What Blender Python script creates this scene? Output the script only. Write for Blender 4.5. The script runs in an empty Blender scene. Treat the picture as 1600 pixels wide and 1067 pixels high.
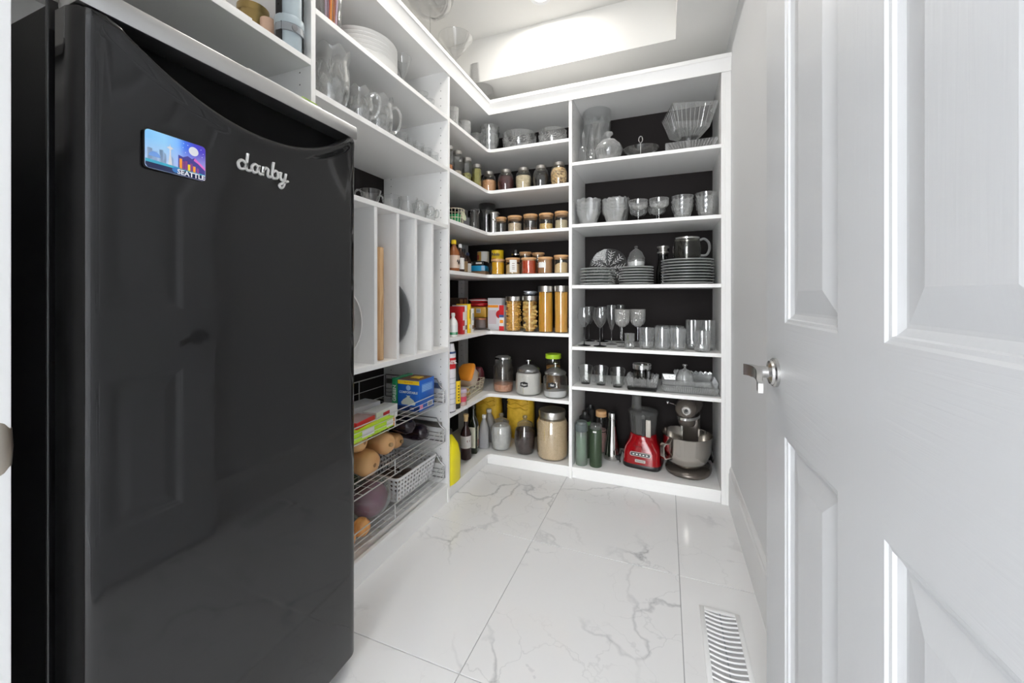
import bpy, bmesh, math, random
from mathutils import Vector, Matrix
random.seed(7)
PI = math.pi
scene = bpy.context.scene
col = scene.collection

# ------------------------------------------------------------ camera
FPX, YAW, V0, CZ = 614.3, 0.3729, 462.4, 1.10      # focal length in pixels of the 1600 px frame, heading, horizon row, eye height
cd = bpy.data.cameras.new('camera'); cam = bpy.data.objects.new('camera', cd); col.objects.link(cam)
cam.location = (0, 0, CZ); cam.rotation_euler = (PI/2, 0, YAW)
cd.sensor_width = 36; cd.sensor_fit = 'HORIZONTAL'; cd.lens = FPX*36/1600
cd.shift_y = -(533.5-V0)/1600
cd.clip_start = 0.02
scene.camera = cam

# ------------------------------------------------------------ world, lights, exposure
w = bpy.data.worlds.new('daylight'); scene.world = w; w.use_nodes = True
w.node_tree.nodes['Background'].inputs[0].default_value = (0.97, 0.985, 1, 1)
w.node_tree.nodes['Background'].inputs[1].default_value = 24.0
vs = scene.view_settings
vs.view_transform = 'Standard'; vs.look = 'None'; vs.gamma = 1; vs.use_curve_mapping = False
vs.exposure = -0.88
cy = scene.cycles
cy.transparent_max_bounces = 48; cy.max_bounces = 14; cy.diffuse_bounces = 10; cy.glossy_bounces = 6; cy.transmission_bounces = 10
cy.caustics_reflective = False; cy.caustics_refractive = False
cy.sample_clamp_indirect = 6.0
pd = bpy.data.lights.new('hall_light_portal', 'AREA'); pd.shape = 'RECTANGLE'; pd.size = 1.45; pd.size_y = 2.4; pd.cycles.is_portal = True      # added portal, no window: guides world light through the hall's open end
po = bpy.data.objects.new('hall_light_portal', pd); col.objects.link(po); po.location = (-.09, -2.6, 1.25); po.rotation_euler = (PI/2, 0, PI)
LIGHTS = [(-0.65, 2.10), (-0.65, 1.05)]
LIGHT_W = 12.5

# ------------------------------------------------------------ helpers
SY, CY = math.sin(YAW), math.cos(YAW)
def ray(u):
    a = (u-800)/FPX
    return (-SY + a*CY, CY + a*SY)
def atY(u, Y):                       # X of image column u on the plane at depth Y
    r = ray(u); return r[0]/r[1]*Y
def atX(u, X):
    r = ray(u); return r[1]/r[0]*X
def fwd(X, Y): return -SY*X + CY*Y
def zat(v, X, Y): return CZ + (V0-v)*fwd(X, Y)/FPX
def ground(u, v, z):                 # point of a level surface at height z
    s = (z-CZ)*FPX/(V0-v); r = ray(u); return (r[0]*s, r[1]*s)

def setp(o, label=None, cat=None, group=None, kind=None):
    if label: o['label'] = label
    if cat: o['category'] = cat
    if group: o['group'] = group
    if kind: o['kind'] = kind
    return o
LIFT = 0.0
def thing(name, label, cat, loc=(0,0,0), rz=0, group=None):
    loc = (loc[0], loc[1], loc[2]+LIFT)
    o = bpy.data.objects.new(name, None); col.objects.link(o)
    o.location = loc; o.rotation_euler = (0,0,rz); o.empty_display_size = .02
    return setp(o, label, cat, group)
def copy_tree(o, parent=None):
    c = o.copy(); col.objects.link(c); c.parent = parent
    for ch in list(o.children): copy_tree(ch, c)
    return c
def dup(o, loc, rz=None, label=None, group=None):
    c = copy_tree(o); c.location = loc
    if rz is not None: c.rotation_euler = (0,0,rz)
    return setp(c, label, None, group)

class MB:
    def __init__(s): s.v = []; s.f = []; s.mi = []; s.cur = 0
    def add(s, verts, faces, M=None):
        n = len(s.v)
        s.v += [tuple(M @ Vector(p)) for p in verts] if M else [tuple(p) for p in verts]
        for f in faces: s.f.append(tuple(i+n for i in f)); s.mi.append(s.cur)
        return s
    def box(s, x0, x1, y0, y1, z0, z1, M=None, bev=0):
        if bev:
            b = bev; V = []; 
            xs, ys, zs = (x0, x1), (y0, y1), (z0, z1)
            bm = bmesh.new()
            vv = [bm.verts.new((xs[i], ys[j], zs[k])) for i in (0,1) for j in (0,1) for k in (0,1)]
            for f in ((0,1,3,2),(4,6,7,5),(0,4,5,1),(2,3,7,6),(0,2,6,4),(1,5,7,3)): bm.faces.new([vv[i] for i in f])
            bmesh.ops.bevel(bm, geom=bm.edges[:], offset=b, segments=2, affect='EDGES', profile=.5)
            bm.verts.index_update()
            s.add([v.co[:] for v in bm.verts], [[v.index for v in f.verts] for f in bm.faces], M); bm.free()
            return s
        v = [(x,y,z) for x in (x0,x1) for y in (y0,y1) for z in (z0,z1)]
        return s.add(v, [(0,1,3,2),(4,6,7,5),(0,4,5,1),(2,3,7,6),(0,2,6,4),(1,5,7,3)], M)
    def lathe(s, prof, n=24, mod=None, M=None, zmod=None):
        v = []; f = []; rings = []
        for k, (r, z) in enumerate(prof):
            if r < 1e-6: rings.append([len(v)]); v.append((0,0,z)); continue
            ring = []
            for i in range(n):
                t = 2*PI*i/n
                rr = r*(mod(t, k) if mod else 1)
                zz = z + (zmod(t, k) if zmod else 0)
                ring.append(len(v)); v.append((rr*math.cos(t), rr*math.sin(t), zz))
            rings.append(ring)
        for a, b in zip(rings, rings[1:]):
            if len(a) == 1 and len(b) == 1: continue
            for i in range(n):
                j = (i+1) % n
                if len(a) == 1: f.append((a[0], b[j], b[i]))
                elif len(b) == 1: f.append((a[i], a[j], b[0]))
                else: f.append((a[i], a[j], b[j], b[i]))
        return s.add(v, f, M)
    def tube(s, pts, r, n=6, closed=False, caps=True, M=None):
        pts = [Vector(p) for p in pts]; L = len(pts); v = []; f = []; up = None
        for i, p in enumerate(pts):
            if closed: d = pts[(i+1) % L] - pts[i-1]
            else: d = pts[min(i+1, L-1)] - pts[max(i-1, 0)]
            d.normalize()
            if up is None:
                up = Vector((0,0,1)) if abs(d.z) < .9 else Vector((1,0,0))
            a = d.cross(up)
            if a.length < 1e-5: a = d.cross(Vector((0,1,0)))
            a.normalize(); b = a.cross(d); up = b
            rr = r[i] if isinstance(r, (list, tuple)) else r
            for k in range(n):
                t = 2*PI*k/n; v.append(p + a*(rr*math.cos(t)) + b*(rr*math.sin(t)))
        for i in range(L if closed else L-1):
            j = (i+1) % L
            for k in range(n):
                m = (k+1) % n; f.append((i*n+k, j*n+k, j*n+m, i*n+m))
        if not closed and caps:
            f.append(tuple(range(n))); f.append(tuple((L-1)*n+k for k in reversed(range(n))))
        return s.add(v, f, M)
    def prism(s, poly, z0, z1, M=None):
        n = len(poly); v = [(x,y,z0) for x,y in poly] + [(x,y,z1) for x,y in poly]
        f = [tuple(reversed(range(n))), tuple(range(n, 2*n))] + [(i, (i+1) % n, n+(i+1) % n, n+i) for i in range(n)]
        return s.add(v, f, M)
    def ball(s, c, rx, ry=None, rz=None, n=12, m=8, M=None):
        ry = ry or rx; rz = rz or rx
        T = Matrix.Translation(c) @ Matrix.Diagonal((rx, ry, rz, 1))
        return s.lathe([(math.sin(PI*k/m), -math.cos(PI*k/m)) for k in range(m+1)], n, M=(M @ T) if M else T)
    def build(s, name, mat, parent=None, smooth=35, loc=None, label=None, cat=None, group=None, kind=None, recalc=True):
        me = bpy.data.meshes.new(name); me.from_pydata(s.v, [], s.f)
        mats = mat if isinstance(mat, (list, tuple)) else [mat]
        for m in mats: me.materials.append(m)
        if len(mats) > 1: me.polygons.foreach_set('material_index', s.mi)
        if recalc:
            bm = bmesh.new(); bm.from_mesh(me); bmesh.ops.recalc_face_normals(bm, faces=bm.faces[:]); bm.to_mesh(me); bm.free()
        if smooth:
            me.polygons.foreach_set('use_smooth', [True]*len(me.polygons)); me.set_sharp_from_angle(angle=math.radians(smooth))
        me.update()
        o = bpy.data.objects.new(name, me); col.objects.link(o); o.parent = parent
        if loc: o.location = loc
        return setp(o, label, cat, group, kind)

def frame(origin, right, up):
    r = Vector(right).normalized(); u = Vector(up).normalized(); n = r.cross(u)
    M = Matrix((r, u, n)).transposed().to_4x4(); M.translation = Vector(origin); return M
def text(s, size, M, mat, parent, name='lettering', ext=.0006, bold=0, shear=0, align='CENTER', space=1):
    c = bpy.data.curves.new(name, 'FONT'); c.body = s; c.size = size; c.extrude = ext; c.offset = bold; c.shear = shear
    c.align_x = align; c.align_y = 'CENTER'; c.space_character = space; c.resolution_u = 3
    c.materials.append(mat)
    t = bpy.data.objects.new(name, c); me = bpy.data.meshes.new_from_object(t); bpy.data.objects.remove(t); me.name = name
    o = bpy.data.objects.new(name, me); col.objects.link(o); o.parent = parent; o.matrix_local = M
    return o

def sm(p, k=5):                      # a smooth curve through points
    q = []
    for i in range(len(p)-1):
        a, b, c, d = (Vector(p[j]) for j in (max(i-1, 0), i, i+1, min(i+2, len(p)-1)))
        for s in range(k):
            t = s/k; q.append(.5*(2*b + (c-a)*t + (2*a-5*b+4*c-d)*t*t + (3*b-a-3*c+d)*t**3))
    return q + [Vector(p[-1])]
def nth(k, n): return 'lowest' if k == 0 else 'topmost' if k == n-1 else ('second','third','fourth','fifth','sixth','seventh','eighth','ninth')[k-1] + ' from the bottom'

# ------------------------------------------------------------ materials
def mat(name, c, rough=.5, metal=0, spec=.5, coat=0, trans=0, ior=1.45, sheen=0):
    m = bpy.data.materials.new(name); m.use_nodes = True; b = m.node_tree.nodes['Principled BSDF']
    b.inputs['Base Color'].default_value = (*c, 1); b.inputs['Roughness'].default_value = rough; b.inputs['Metallic'].default_value = metal
    b.inputs['Specular IOR Level'].default_value = spec; b.inputs['Coat Weight'].default_value = coat
    b.inputs['Transmission Weight'].default_value = trans; b.inputs['IOR'].default_value = ior
    return m
def nodes(m): return m.node_tree.nodes, m.node_tree.links, m.node_tree.nodes['Principled BSDF']
def add_bump(m, scale, strength, dist=.002, stretch=(1,1,1), detail=4, kind='noise'):
    N, L, b = nodes(m)
    tc = N.new('ShaderNodeTexCoord'); mp = N.new('ShaderNodeMapping'); mp.inputs['Scale'].default_value = stretch
    t = N.new('ShaderNodeTexNoise' if kind == 'noise' else 'ShaderNodeTexVoronoi'); t.inputs['Scale'].default_value = scale
    if kind == 'noise': t.inputs['Detail'].default_value = detail
    bp = N.new('ShaderNodeBump'); bp.inputs['Strength'].default_value = strength; bp.inputs['Distance'].default_value = dist
    L.new(tc.outputs['Object'], mp.inputs[0]); L.new(mp.outputs[0], t.inputs['Vector'])
    L.new(t.outputs[0], bp.inputs['Height']); L.new(bp.outputs[0], b.inputs['Normal'])
    return m
def speckle(name, cols, scale, rough=.6, kind='voronoi', bump=.4, stretch=(1,1,1)):
    m = mat(name, cols[0], rough); N, L, b = nodes(m)
    tc = N.new('ShaderNodeTexCoord'); mp = N.new('ShaderNodeMapping'); mp.inputs['Scale'].default_value = stretch
    t = N.new('ShaderNodeTexVoronoi' if kind == 'voronoi' else 'ShaderNodeTexNoise'); t.inputs['Scale'].default_value = scale
    L.new(tc.outputs['Object'], mp.inputs[0]); L.new(mp.outputs[0], t.inputs['Vector'])
    r = N.new('ShaderNodeValToRGB'); e = r.color_ramp.elements
    lo, hi = (0., 1.) if kind == 'voronoi' else (.35, .65)
    e[0].position = lo; e[0].color = (*cols[0], 1); e[1].position = hi; e[1].color = (*cols[-1], 1)
    for i, c in enumerate(cols[1:-1], 1):
        q = e.new(lo + (hi-lo)*i/(len(cols)-1)); q.color = (*c, 1)
    if kind == 'voronoi':
        s = N.new('ShaderNodeSeparateColor'); L.new(t.outputs['Color'], s.inputs[0]); L.new(s.outputs[0], r.inputs[0])
    else: L.new(t.outputs[0], r.inputs[0])
    L.new(r.outputs[0], b.inputs['Base Color'])
    bp = N.new('ShaderNodeBump'); bp.inputs['Strength'].default_value = bump; bp.inputs['Distance'].default_value = .003; bp.invert = True
    L.new(t.outputs[0], bp.inputs['Height']); L.new(bp.outputs[0], b.inputs['Normal'])
    return m
def glass_mat(name, tint=(.93,.94,.94), ior=1.5, rough=.02, frost=0., bump=0., bscale=60, gain=1.0):
    """thin clear glass: what is not reflected passes straight through"""
    m = bpy.data.materials.new(name); m.use_nodes = True; N, L = m.node_tree.nodes, m.node_tree.links; N.clear()
    out = N.new('ShaderNodeOutputMaterial'); tr = N.new('ShaderNodeBsdfTransparent'); tr.inputs[0].default_value = (*tint, 1)
    gl = N.new('ShaderNodeBsdfGlossy'); gl.inputs['Roughness'].default_value = rough; gl.inputs[0].default_value = (1,1,1,1)
    fr = N.new('ShaderNodeFresnel'); geo = N.new('ShaderNodeNewGeometry'); mr = N.new('ShaderNodeMapRange')   # both faces of a thin wall reflect alike
    mr.inputs[3].default_value = ior; mr.inputs[4].default_value = 1/ior; L.new(geo.outputs['Backfacing'], mr.inputs[0]); L.new(mr.outputs[0], fr.inputs[0])
    mx = N.new('ShaderNodeMixShader')
    mul = N.new('ShaderNodeMath'); mul.operation = 'MULTIPLY'; mul.inputs[1].default_value = gain; mul.use_clamp = True
    L.new(fr.outputs[0], mul.inputs[0]); L.new(mul.outputs[0], mx.inputs[0]); L.new(tr.outputs[0], mx.inputs[1]); L.new(gl.outputs[0], mx.inputs[2])
    last = mx
    if frost:
        df = N.new('ShaderNodeBsdfDiffuse'); df.inputs[0].default_value = (.95,.96,.96,1); tl = N.new('ShaderNodeBsdfTranslucent'); tl.inputs[0].default_value = (.95,.96,.96,1)
        m1 = N.new('ShaderNodeMixShader'); L.new(df.outputs[0], m1.inputs[1]); L.new(tl.outputs[0], m1.inputs[2])
        m2 = N.new('ShaderNodeMixShader'); m2.inputs[0].default_value = frost; L.new(mx.outputs[0], m2.inputs[1]); L.new(m1.outputs[0], m2.inputs[2]); last = m2
    if bump:
        tc = N.new('ShaderNodeTexCoord'); t = N.new('ShaderNodeTexVoronoi'); t.inputs['Scale'].default_value = bscale
        bp = N.new('ShaderNodeBump'); bp.inputs['Strength'].default_value = bump; bp.inputs['Distance'].default_value = .006
        L.new(tc.outputs['Object'], t.inputs['Vector']); L.new(t.outputs[0], bp.inputs['Height'])
        L.new(bp.outputs[0], gl.inputs['Normal']); L.new(bp.outputs[0], fr.inputs['Normal'])
    L.new(last.outputs[0], out.inputs[0]); return m

WHITE = mat('white_melamine', (.91,.91,.905), .42)
WALLP = add_bump(mat('wall_paint', (.76,.77,.785), .55), 240, .06)
CEILP = mat('ceiling_paint', (.80,.795,.775), .8)
DARK = add_bump(mat('charcoal_wall', (.014,.0115,.0115), .75, spec=.25), 180, .25, .001)
TRIMW = mat('white_trim_paint', (.82,.825,.83), .3)
BLACK = mat('black_plastic', (.012,.012,.013), .35)
BLACKG = mat('black_gloss', (.010,.010,.011), .12)
STEEL = mat('brushed_steel', (.62,.60,.57), .28, 1)
CHROME = mat('chrome', (.75,.75,.75), .12, 1)
NICKEL = mat('satin_nickel', (.60,.595,.585), .24, 1)
WIRE = mat('chrome_wire', (.78,.78,.78), .3, .75)
DWIRE = mat('dark_wire', (.22,.22,.22), .3, .8)
PAPER = mat('white_paper', (.82,.82,.80), .6)
GLASS = glass_mat('clear_glass', (.955,.96,.96), 1.5, .02, .012, 0, 1, 1.3)
GLASSJ = glass_mat('jar_glass', (.95,.955,.95))
CRYS = glass_mat('cut_crystal', (.955,.96,.96), 1.5, .02, .075, 0, 90, 2.4)
CRYSD = glass_mat('pressed_crystal', (.94,.945,.945), 1.55, .03, .22, 0, 110, 3.2)
SMOKE = glass_mat('smoked_glass', (.45,.45,.46))
BAMBOO = speckle('bamboo', [(.50,.27,.12),(.66,.40,.19)], 14, .5, 'noise', .05, (1,1,8))
WOOD = speckle('board_wood', [(.42,.25,.12),(.58,.38,.20),(.50,.31,.15)], 9, .55, 'noise', .05, (6,6,.6))
RED = mat('red_print', (.48,.015,.02), .35)
REDG = mat('red_enamel', (.25,.0025,.006), .15, coat=.3)
YEL = mat('yellow_print', (.88,.60,.02), .4)
BLUE = mat('blue_print', (.012,.10,.42), .35)
CYAN = mat('cyan_print', (.01,.33,.62), .35)
GREEN = mat('green_print', (.02,.26,.10), .4)
LIME = mat('lime_print', (.46,.72,.03), .4)
ORANGE = mat('orange_print', (.80,.28,.02), .4)
PINK = mat('pink_print', (.75,.25,.38), .4)
BROWN = mat('brown_print', (.16,.07,.03), .5)
CARD = mat('brown_card', (.30,.19,.11), .7)
BEIGE = mat('beige_print', (.62,.50,.36), .6)
GREYP = mat('grey_plastic', (.25,.27,.29), .4)
# ------------------------------------------------------------ room dimensions
XL, YB, Y1, Y0, XD, XR, XW = -1.08, 2.335, 1.835, 0.967, -0.536, 0.2725, 0.307
WX0, WX1, WY0, WY1 = -1.52, 0.320, 0.09, 2.77        # wall planes
SOF, TRAY = 2.49, 2.77
TX0, TX1, TY0, TY1 = -1.44, 0.05, 0.36, 2.304        # raised tray of the ceiling

# marble tiles with veins that differ from tile to tile
def marble():
    m = mat('marble_tile', (.80,.80,.805), .085); N, L, b = nodes(m)
    tc = N.new('ShaderNodeTexCoord'); oi = N.new('ShaderNodeObjectInfo'); ad = N.new('ShaderNodeVectorMath'); ad.operation = 'ADD'
    mu = N.new('ShaderNodeVectorMath'); mu.operation = 'SCALE'; mu.inputs['Scale'].default_value = 37
    cb = N.new('ShaderNodeCombineXYZ'); L.new(oi.outputs['Random'], cb.inputs[0]); L.new(oi.outputs['Random'], cb.inputs[1]); L.new(oi.outputs['Random'], cb.inputs[2])
    L.new(cb.outputs[0], mu.inputs[0]); L.new(tc.outputs['Object'], ad.inputs[0]); L.new(mu.outputs[0], ad.inputs[1])
    def vein(scale, dist, width, dark, wscale):
        wn = N.new('ShaderNodeTexNoise'); wn.inputs['Scale'].default_value = wscale; wn.inputs['Detail'].default_value = 5; L.new(ad.outputs[0], wn.inputs['Vector'])
        sc = N.new('ShaderNodeVectorMath'); sc.operation = 'SCALE'; sc.inputs['Scale'].default_value = dist; L.new(wn.outputs['Color'], sc.inputs[0])
        a2 = N.new('ShaderNodeVectorMath'); a2.operation = 'ADD'; L.new(ad.outputs[0], a2.inputs[0]); L.new(sc.outputs[0], a2.inputs[1])
        v = N.new('ShaderNodeTexVoronoi'); v.feature = 'DISTANCE_TO_EDGE'; v.inputs['Scale'].default_value = scale; L.new(a2.outputs[0], v.inputs['Vector'])
        r = N.new('ShaderNodeValToRGB'); r.color_ramp.elements[0].position = 0; r.color_ramp.elements[0].color = (dark,)*3+(1,)
        r.color_ramp.elements[1].position = width; r.color_ramp.elements[1].color = (0,0,0,1); L.new(v.outputs[0], r.inputs[0])
        mk = N.new('ShaderNodeTexNoise'); mk.inputs['Scale'].default_value = 2.3; mk.inputs['Detail'].default_value = 3; L.new(ad.outputs[0], mk.inputs['Vector'])
        r2 = N.new('ShaderNodeValToRGB'); r2.color_ramp.elements[0].position = .47; r2.color_ramp.elements[1].position = .66; L.new(mk.outputs[0], r2.inputs[0])
        x = N.new('ShaderNodeMath'); x.operation = 'MULTIPLY'; L.new(r.outputs[0], x.inputs[0]); L.new(r2.outputs[0], x.inputs[1]); return x
    v1 = vein(2.1, .5, .026, .62, 3.2); v2 = vein(4.5, .35, .014, .28, 5)
    s = N.new('ShaderNodeMath'); s.operation = 'ADD'; s.use_clamp = True; L.new(v1.outputs[0], s.inputs[0]); L.new(v2.outputs[0], s.inputs[1])
    mx = N.new('ShaderNodeMix'); mx.data_type = 'RGBA'; L.new(s.outputs[0], mx.inputs['Factor'])
    mx.inputs[6].default_value = (.83,.83,.835,1); mx.inputs[7].default_value = (.36,.37,.385,1)
    L.new(mx.outputs[2], b.inputs['Base Color']); return m
MARBLE = marble()
fl = MB().box(-1.6, .75, -2.6, 2.85, -.05, -.004).build('floor', mat('grout', (.42,.42,.43), .8), kind='structure', smooth=0)
txs = [-1.60, -1.17, -.56, .05, .66]; tys = [-2.34, -1.67, -1.0, -.33, .34, 1.01, 1.68, 2.35, 2.85]
for i in range(4):
    for j in range(8):
        g = .0013; x0, x1, y0, y1 = txs[i]+g, txs[i+1]-g, tys[j]+g, tys[j+1]-g
        cx, cyy = (x0+x1)/2, (y0+y1)/2
        MB().box(x0-cx, x1-cx, y0-cyy, y1-cyy, -.01, 0, bev=.0008).build('tile', MARBLE, fl, loc=(cx, cyy, 0), smooth=0)

def wall(name, *b, m=WALLP): return MB().box(*b).build(name, m, kind='structure', smooth=0)
wall('wall_left', WX0-.1, WX0, WY0-.1, WY1+.1, 0, 2.9)
wall('wall_back', WX0, WX1, WY1, WY1+.1, 0, 2.9)
wall('wall_right', WX1, WX1+.1, WY0-.1, WY1+.1, 0, 2.9)
MB().box(WX0, -.755, WY0, .215, 0, 2.9).box(.305, WX1, WY0, .215, 0, 2.9).box(-.755, .305, WY0, .215, 2.10, 2.9).build('wall_front', WALLP, kind='structure', smooth=0)
ce = MB()
ce.box(WX0, WX1, WY0, TY0, SOF, 2.9).box(WX0, WX1, TY1, WY1, SOF, 2.9).box(WX0, TX0, TY0, TY1, SOF, 2.9).box(TX1, WX1, TY0, TY1, SOF, 2.9).box(TX0, TX1, TY0, TY1, TRAY, 2.9)
ce.build('ceiling', CEILP, kind='structure', smooth=0)
# unseen hall, added to steer daylight to the far shelves; its end is open
wall('wall_added_hall_left', -.92, -.82, -2.6, WY0, 0, 2.6); wall('wall_added_hall_right', .62, .72, -2.6, WY0, 0, 2.6); wall('ceiling_added_hall', -.92, .72, -2.6, WY0, 2.5, 2.6, m=CEILP)
wall('wall_added_hall_return', WX1, .62, WY0-.09, WY0, 0, 2.6)
# baseboard with a moulded top
bb = MB(); prof = [(0,0),(.013,0),(.013,.165),(.010,.175),(.010,.188),(.004,.203),(0,.206)]
n = len(prof); v = [(WX1-d, y, z) for y in (.25, YB) for d, z in prof]
bb.add(v, [(i, (i+1) % n, n+(i+1) % n, n+i) for i in range(n)] + [tuple(range(n)), tuple(range(n, 2*n))])
bb.build('baseboard_right', TRIMW, kind='structure', smooth=0)
# door jamb the camera stands beside, with its strike plate
jb = MB().box(-.755, -.735, .075, .222, 0, 2.08, bev=.002).build('trim_1', TRIMW, kind='structure')
MB().box(-.735, -.7335, .13, .205, .88, .97, bev=.0005).lathe([(0,-.03),(.006,-.028),(.011,-.018),(.012,0),(.011,.018),(.006,.028),(0,.03)], 12, M=Matrix.Translation((-.741,.212,.918)) @ Matrix.Diagonal((.9,1.1,1.2,1))).build('strike_plate', mat('aged_nickel', (.42,.38,.33), .35, 1), jb)
MB().box(.290, .305, .075, .222, 0, 2.08).build('trim_2', TRIMW, kind='structure', smooth=0)

# recessed downlights
for i, (lx, ly) in enumerate(LIGHTS):
    t = thing('downlight', 'white recessed ceiling downlight near the far face of the tray' if i == 0 else 'white recessed ceiling downlight in the middle of the tray', 'ceiling light', (lx, ly, TRAY), 0, 'recessed downlights in the ceiling tray')
    MB().lathe([(.040,-.001),(.058,-.006),(.062,-.004),(.062,0)], 32).build('trim_ring', TRIMW, t)
    em = bpy.data.materials.get('lamp_face')
    if not em:
        em = mat('lamp_face', (1,1,1)); em.node_tree.nodes['Principled BSDF'].inputs['Emission Color'].default_value = (1,.95,.88,1); em.node_tree.nodes['Principled BSDF'].inputs['Emission Strength'].default_value = 8
    MB().lathe([(0,-.002),(.040,-.001)], 24).build('lamp_face', em, t)
    ld = bpy.data.lights.new('downlight_beam', 'AREA'); ld.shape = 'DISK'; ld.size = .09; ld.energy = LIGHT_W; ld.color = (1,.955,.89)
    lo = bpy.data.objects.new('downlight_beam', ld); col.objects.link(lo); lo.location = (0,0,-.012); lo.parent = t

# ------------------------------------------------------------ panel door, folded back along the wall
DW, DH, DT = .917, 2.04, .035
dirv = Vector((.0398, -.9992, 0)); FE = Vector((.2385, 1.163, 0))
hinge = FE + dirv*DW
door = thing('door_1', None, None, (0,0,0)); del_ = door
door['kind'] = 'structure'
door.matrix_world = frame((FE.x, FE.y, .012), dirv, (0,0,1))       # local x from the free edge to the hinge, y up, z out of the face
DOORM = mat('door_paint', (.64,.65,.665), .33)
N, L, b = nodes(DOORM)
tc = N.new('ShaderNodeTexCoord'); mp = N.new('ShaderNodeMapping'); mp.inputs['Scale'].default_value = (3, 90, 1)
nz = N.new('ShaderNodeTexNoise'); nz.inputs['Scale'].default_value = 1.4; nz.inputs['Detail'].default_value = 3; nz.inputs['Distortion'].default_value = .6
bp = N.new('ShaderNodeBump'); bp.inputs['Strength'].default_value = .4; bp.inputs['Distance'].default_value = .0015
L.new(tc.outputs['Object'], mp.inputs[0]); L.new(mp.outputs[0], nz.inputs['Vector']); L.new(nz.outputs[0], bp.inputs['Height']); L.new(bp.outputs[0], b.inputs['Normal'])
DOORV = DOORM.copy(); DOORV.name = 'door_paint_upright'
for nd in DOORV.node_tree.nodes:
    if nd.type == 'BUMP': nd.inputs['Strength'].default_value = .15
for nd in DOORV.node_tree.nodes:
    if nd.type == 'MAPPING': nd.inputs['Scale'].default_value = (90, 3, 1)
cols_ = [(.137, .3935), (.5235, .78)]; rows = [(.20, .778), (1.028, 1.90)]
for x0, x1 in ((0, .137), (.3935, .5235), (.78, DW)): MB().box(x0, x1, 0, DH, -DT, 0).build('stile', DOORV, door, smooth=0)
for y0, y1 in ((0, .20), (.778, 1.028), (1.90, DH)):
    for x0, x1 in cols_: MB().box(x0, x1, y0, y1, -DT, 0).build('rail', DOORM, door, smooth=0)
for x0, x1 in cols_:
    for y0, y1 in rows:
        seq = [(0,0),(.004,-.003),(.009,-.004),(.011,-.008),(.018,-.011),(.021,-.0125),(.026,-.0125),(.070,-.004),(.073,-.004)]
        pb = MB(); V = []; Fc = []
        for ins, d in seq: V += [(x0+ins, y0+ins, d), (x1-ins, y0+ins, d), (x1-ins, y1-ins, d), (x0+ins, y1-ins, d)]
        for k in range(len(seq)-1):
            for e in range(4): Fc.append((4*k+e, 4*k+(e+1) % 4, 4*k+4+(e+1) % 4, 4*k+4+e))
        k = len(seq)-1; Fc.append((4*k, 4*k+1, 4*k+2, 4*k+3))
        pb.add(V, Fc).box(x0, x1, y0, y1, -DT, -.02)
        pb.build('door_panel', DOORV, door, smooth=0, recalc=False)
# lever handle
hx, hy = .076, .908
hd = MB().lathe([(0,0),(.034,0),(.034,.006),(.031,.009),(.029,.009),(.027,.014),(.018,.017),(.0135,.018),(.0135,.052),(0,.052)], 32, M=Matrix.Translation((hx, hy, 0))).build('door_handle', NICKEL, door)
lv = MB(); pts = []
for k in range(11):
    t = k/10; pts.append((hx - .012 + t*.108, hy + .002 + .004*math.sin(t*PI) - .022*t*t, .058 - .013*math.sin(min(1,t*1.15)*PI*.9)))
for i, p in enumerate(pts):
    pass
sec = lambda p, a, c: [(p[0], p[1]-a, p[2]-c), (p[0], p[1]+a, p[2]-c), (p[0], p[1]+a, p[2]+c), (p[0], p[1]-a, p[2]+c)]
V = []; Fc = []
for i, p in enumerate(pts): V += sec(p, .0135-.003*i/10, .0075-.0025*i/10)
for i in range(10):
    for e in range(4): Fc.append((4*i+e, 4*i+(e+1) % 4, 4*i+4+(e+1) % 4, 4*i+4+e))
Fc += [(0,1,2,3), (40,41,42,43)]
lv.add(V, Fc).build('lever', NICKEL, hd, smooth=60)
MB().lathe([(0,0),(.0016,0),(.0016,.0004),(0,.0004)], 10, M=frame((hx+.0138, hy-.001, .036), (0,0,1), (0,1,0))).build('set_screw', BLACK, hd)

# ------------------------------------------------------------ floor register
rg = thing('floor_register', 'white louvered floor air register beside the baseboard', 'vent', (.1735, 1.39, 0))
MB().box(-.063,-.048,-.152,.152,0,.005, bev=.001).box(.048,.063,-.152,.152,0,.005, bev=.001).box(-.048,.048,-.152,-.135,0,.005, bev=.001).box(-.048,.048,.135,.152,0,.005, bev=.001).build('register_frame', TRIMW, rg)
MB().box(-.048,.048,-.135,.135,.0003,.0008).build('duct_shadow_plate', mat('register_inside', (.42,.42,.43), .6), rg, smooth=0)
for k in range(14):
    y = -.124 + k*.0195
    MB().tube([(-.048 + .096*t/6, y - .010*math.sin(PI*t/6)*1, .0032) for t in range(7)], .0034, 5).build('louver', TRIMW, rg)
MB().box(-.002,.002,-.135,.135,.001,.002).build('damper_bar', GREYP, rg, smooth=0)

# ------------------------------------------------------------ shelving
T = .018; TB = .02; BKX, BKY = -1.508, 2.758
TOPZ = 2.318
def board(name, b, parent, m=WHITE): return MB().box(*b, bev=.0012).build(name, m, parent, smooth=0)
def holes(parent, pts):
    mb = MB()
    for p, nrm in pts:
        r, u = ((0,1,0),(0,0,1)) if abs(nrm[0]) > .5 else ((1,0,0),(0,0,1)) if nrm[1] < 0 else ((-1,0,0),(0,0,1))
        M = frame(p, r, u)
        mb.lathe([(0,.0002),(.0026,.0002)], 8, M=M)
    mb.build('pin_holes', mat('hole_grey', (.10,.10,.10), .8) if 'hole_grey' not in bpy.data.materials else bpy.data.materials['hole_grey'], parent, kind='stuff', smooth=0, recalc=False)
R = [1.905, 1.532, 1.1654, .7952, .5565, .070]
C = [2.055, 1.787, 1.515, 1.239, .871, .464, .070]
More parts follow.
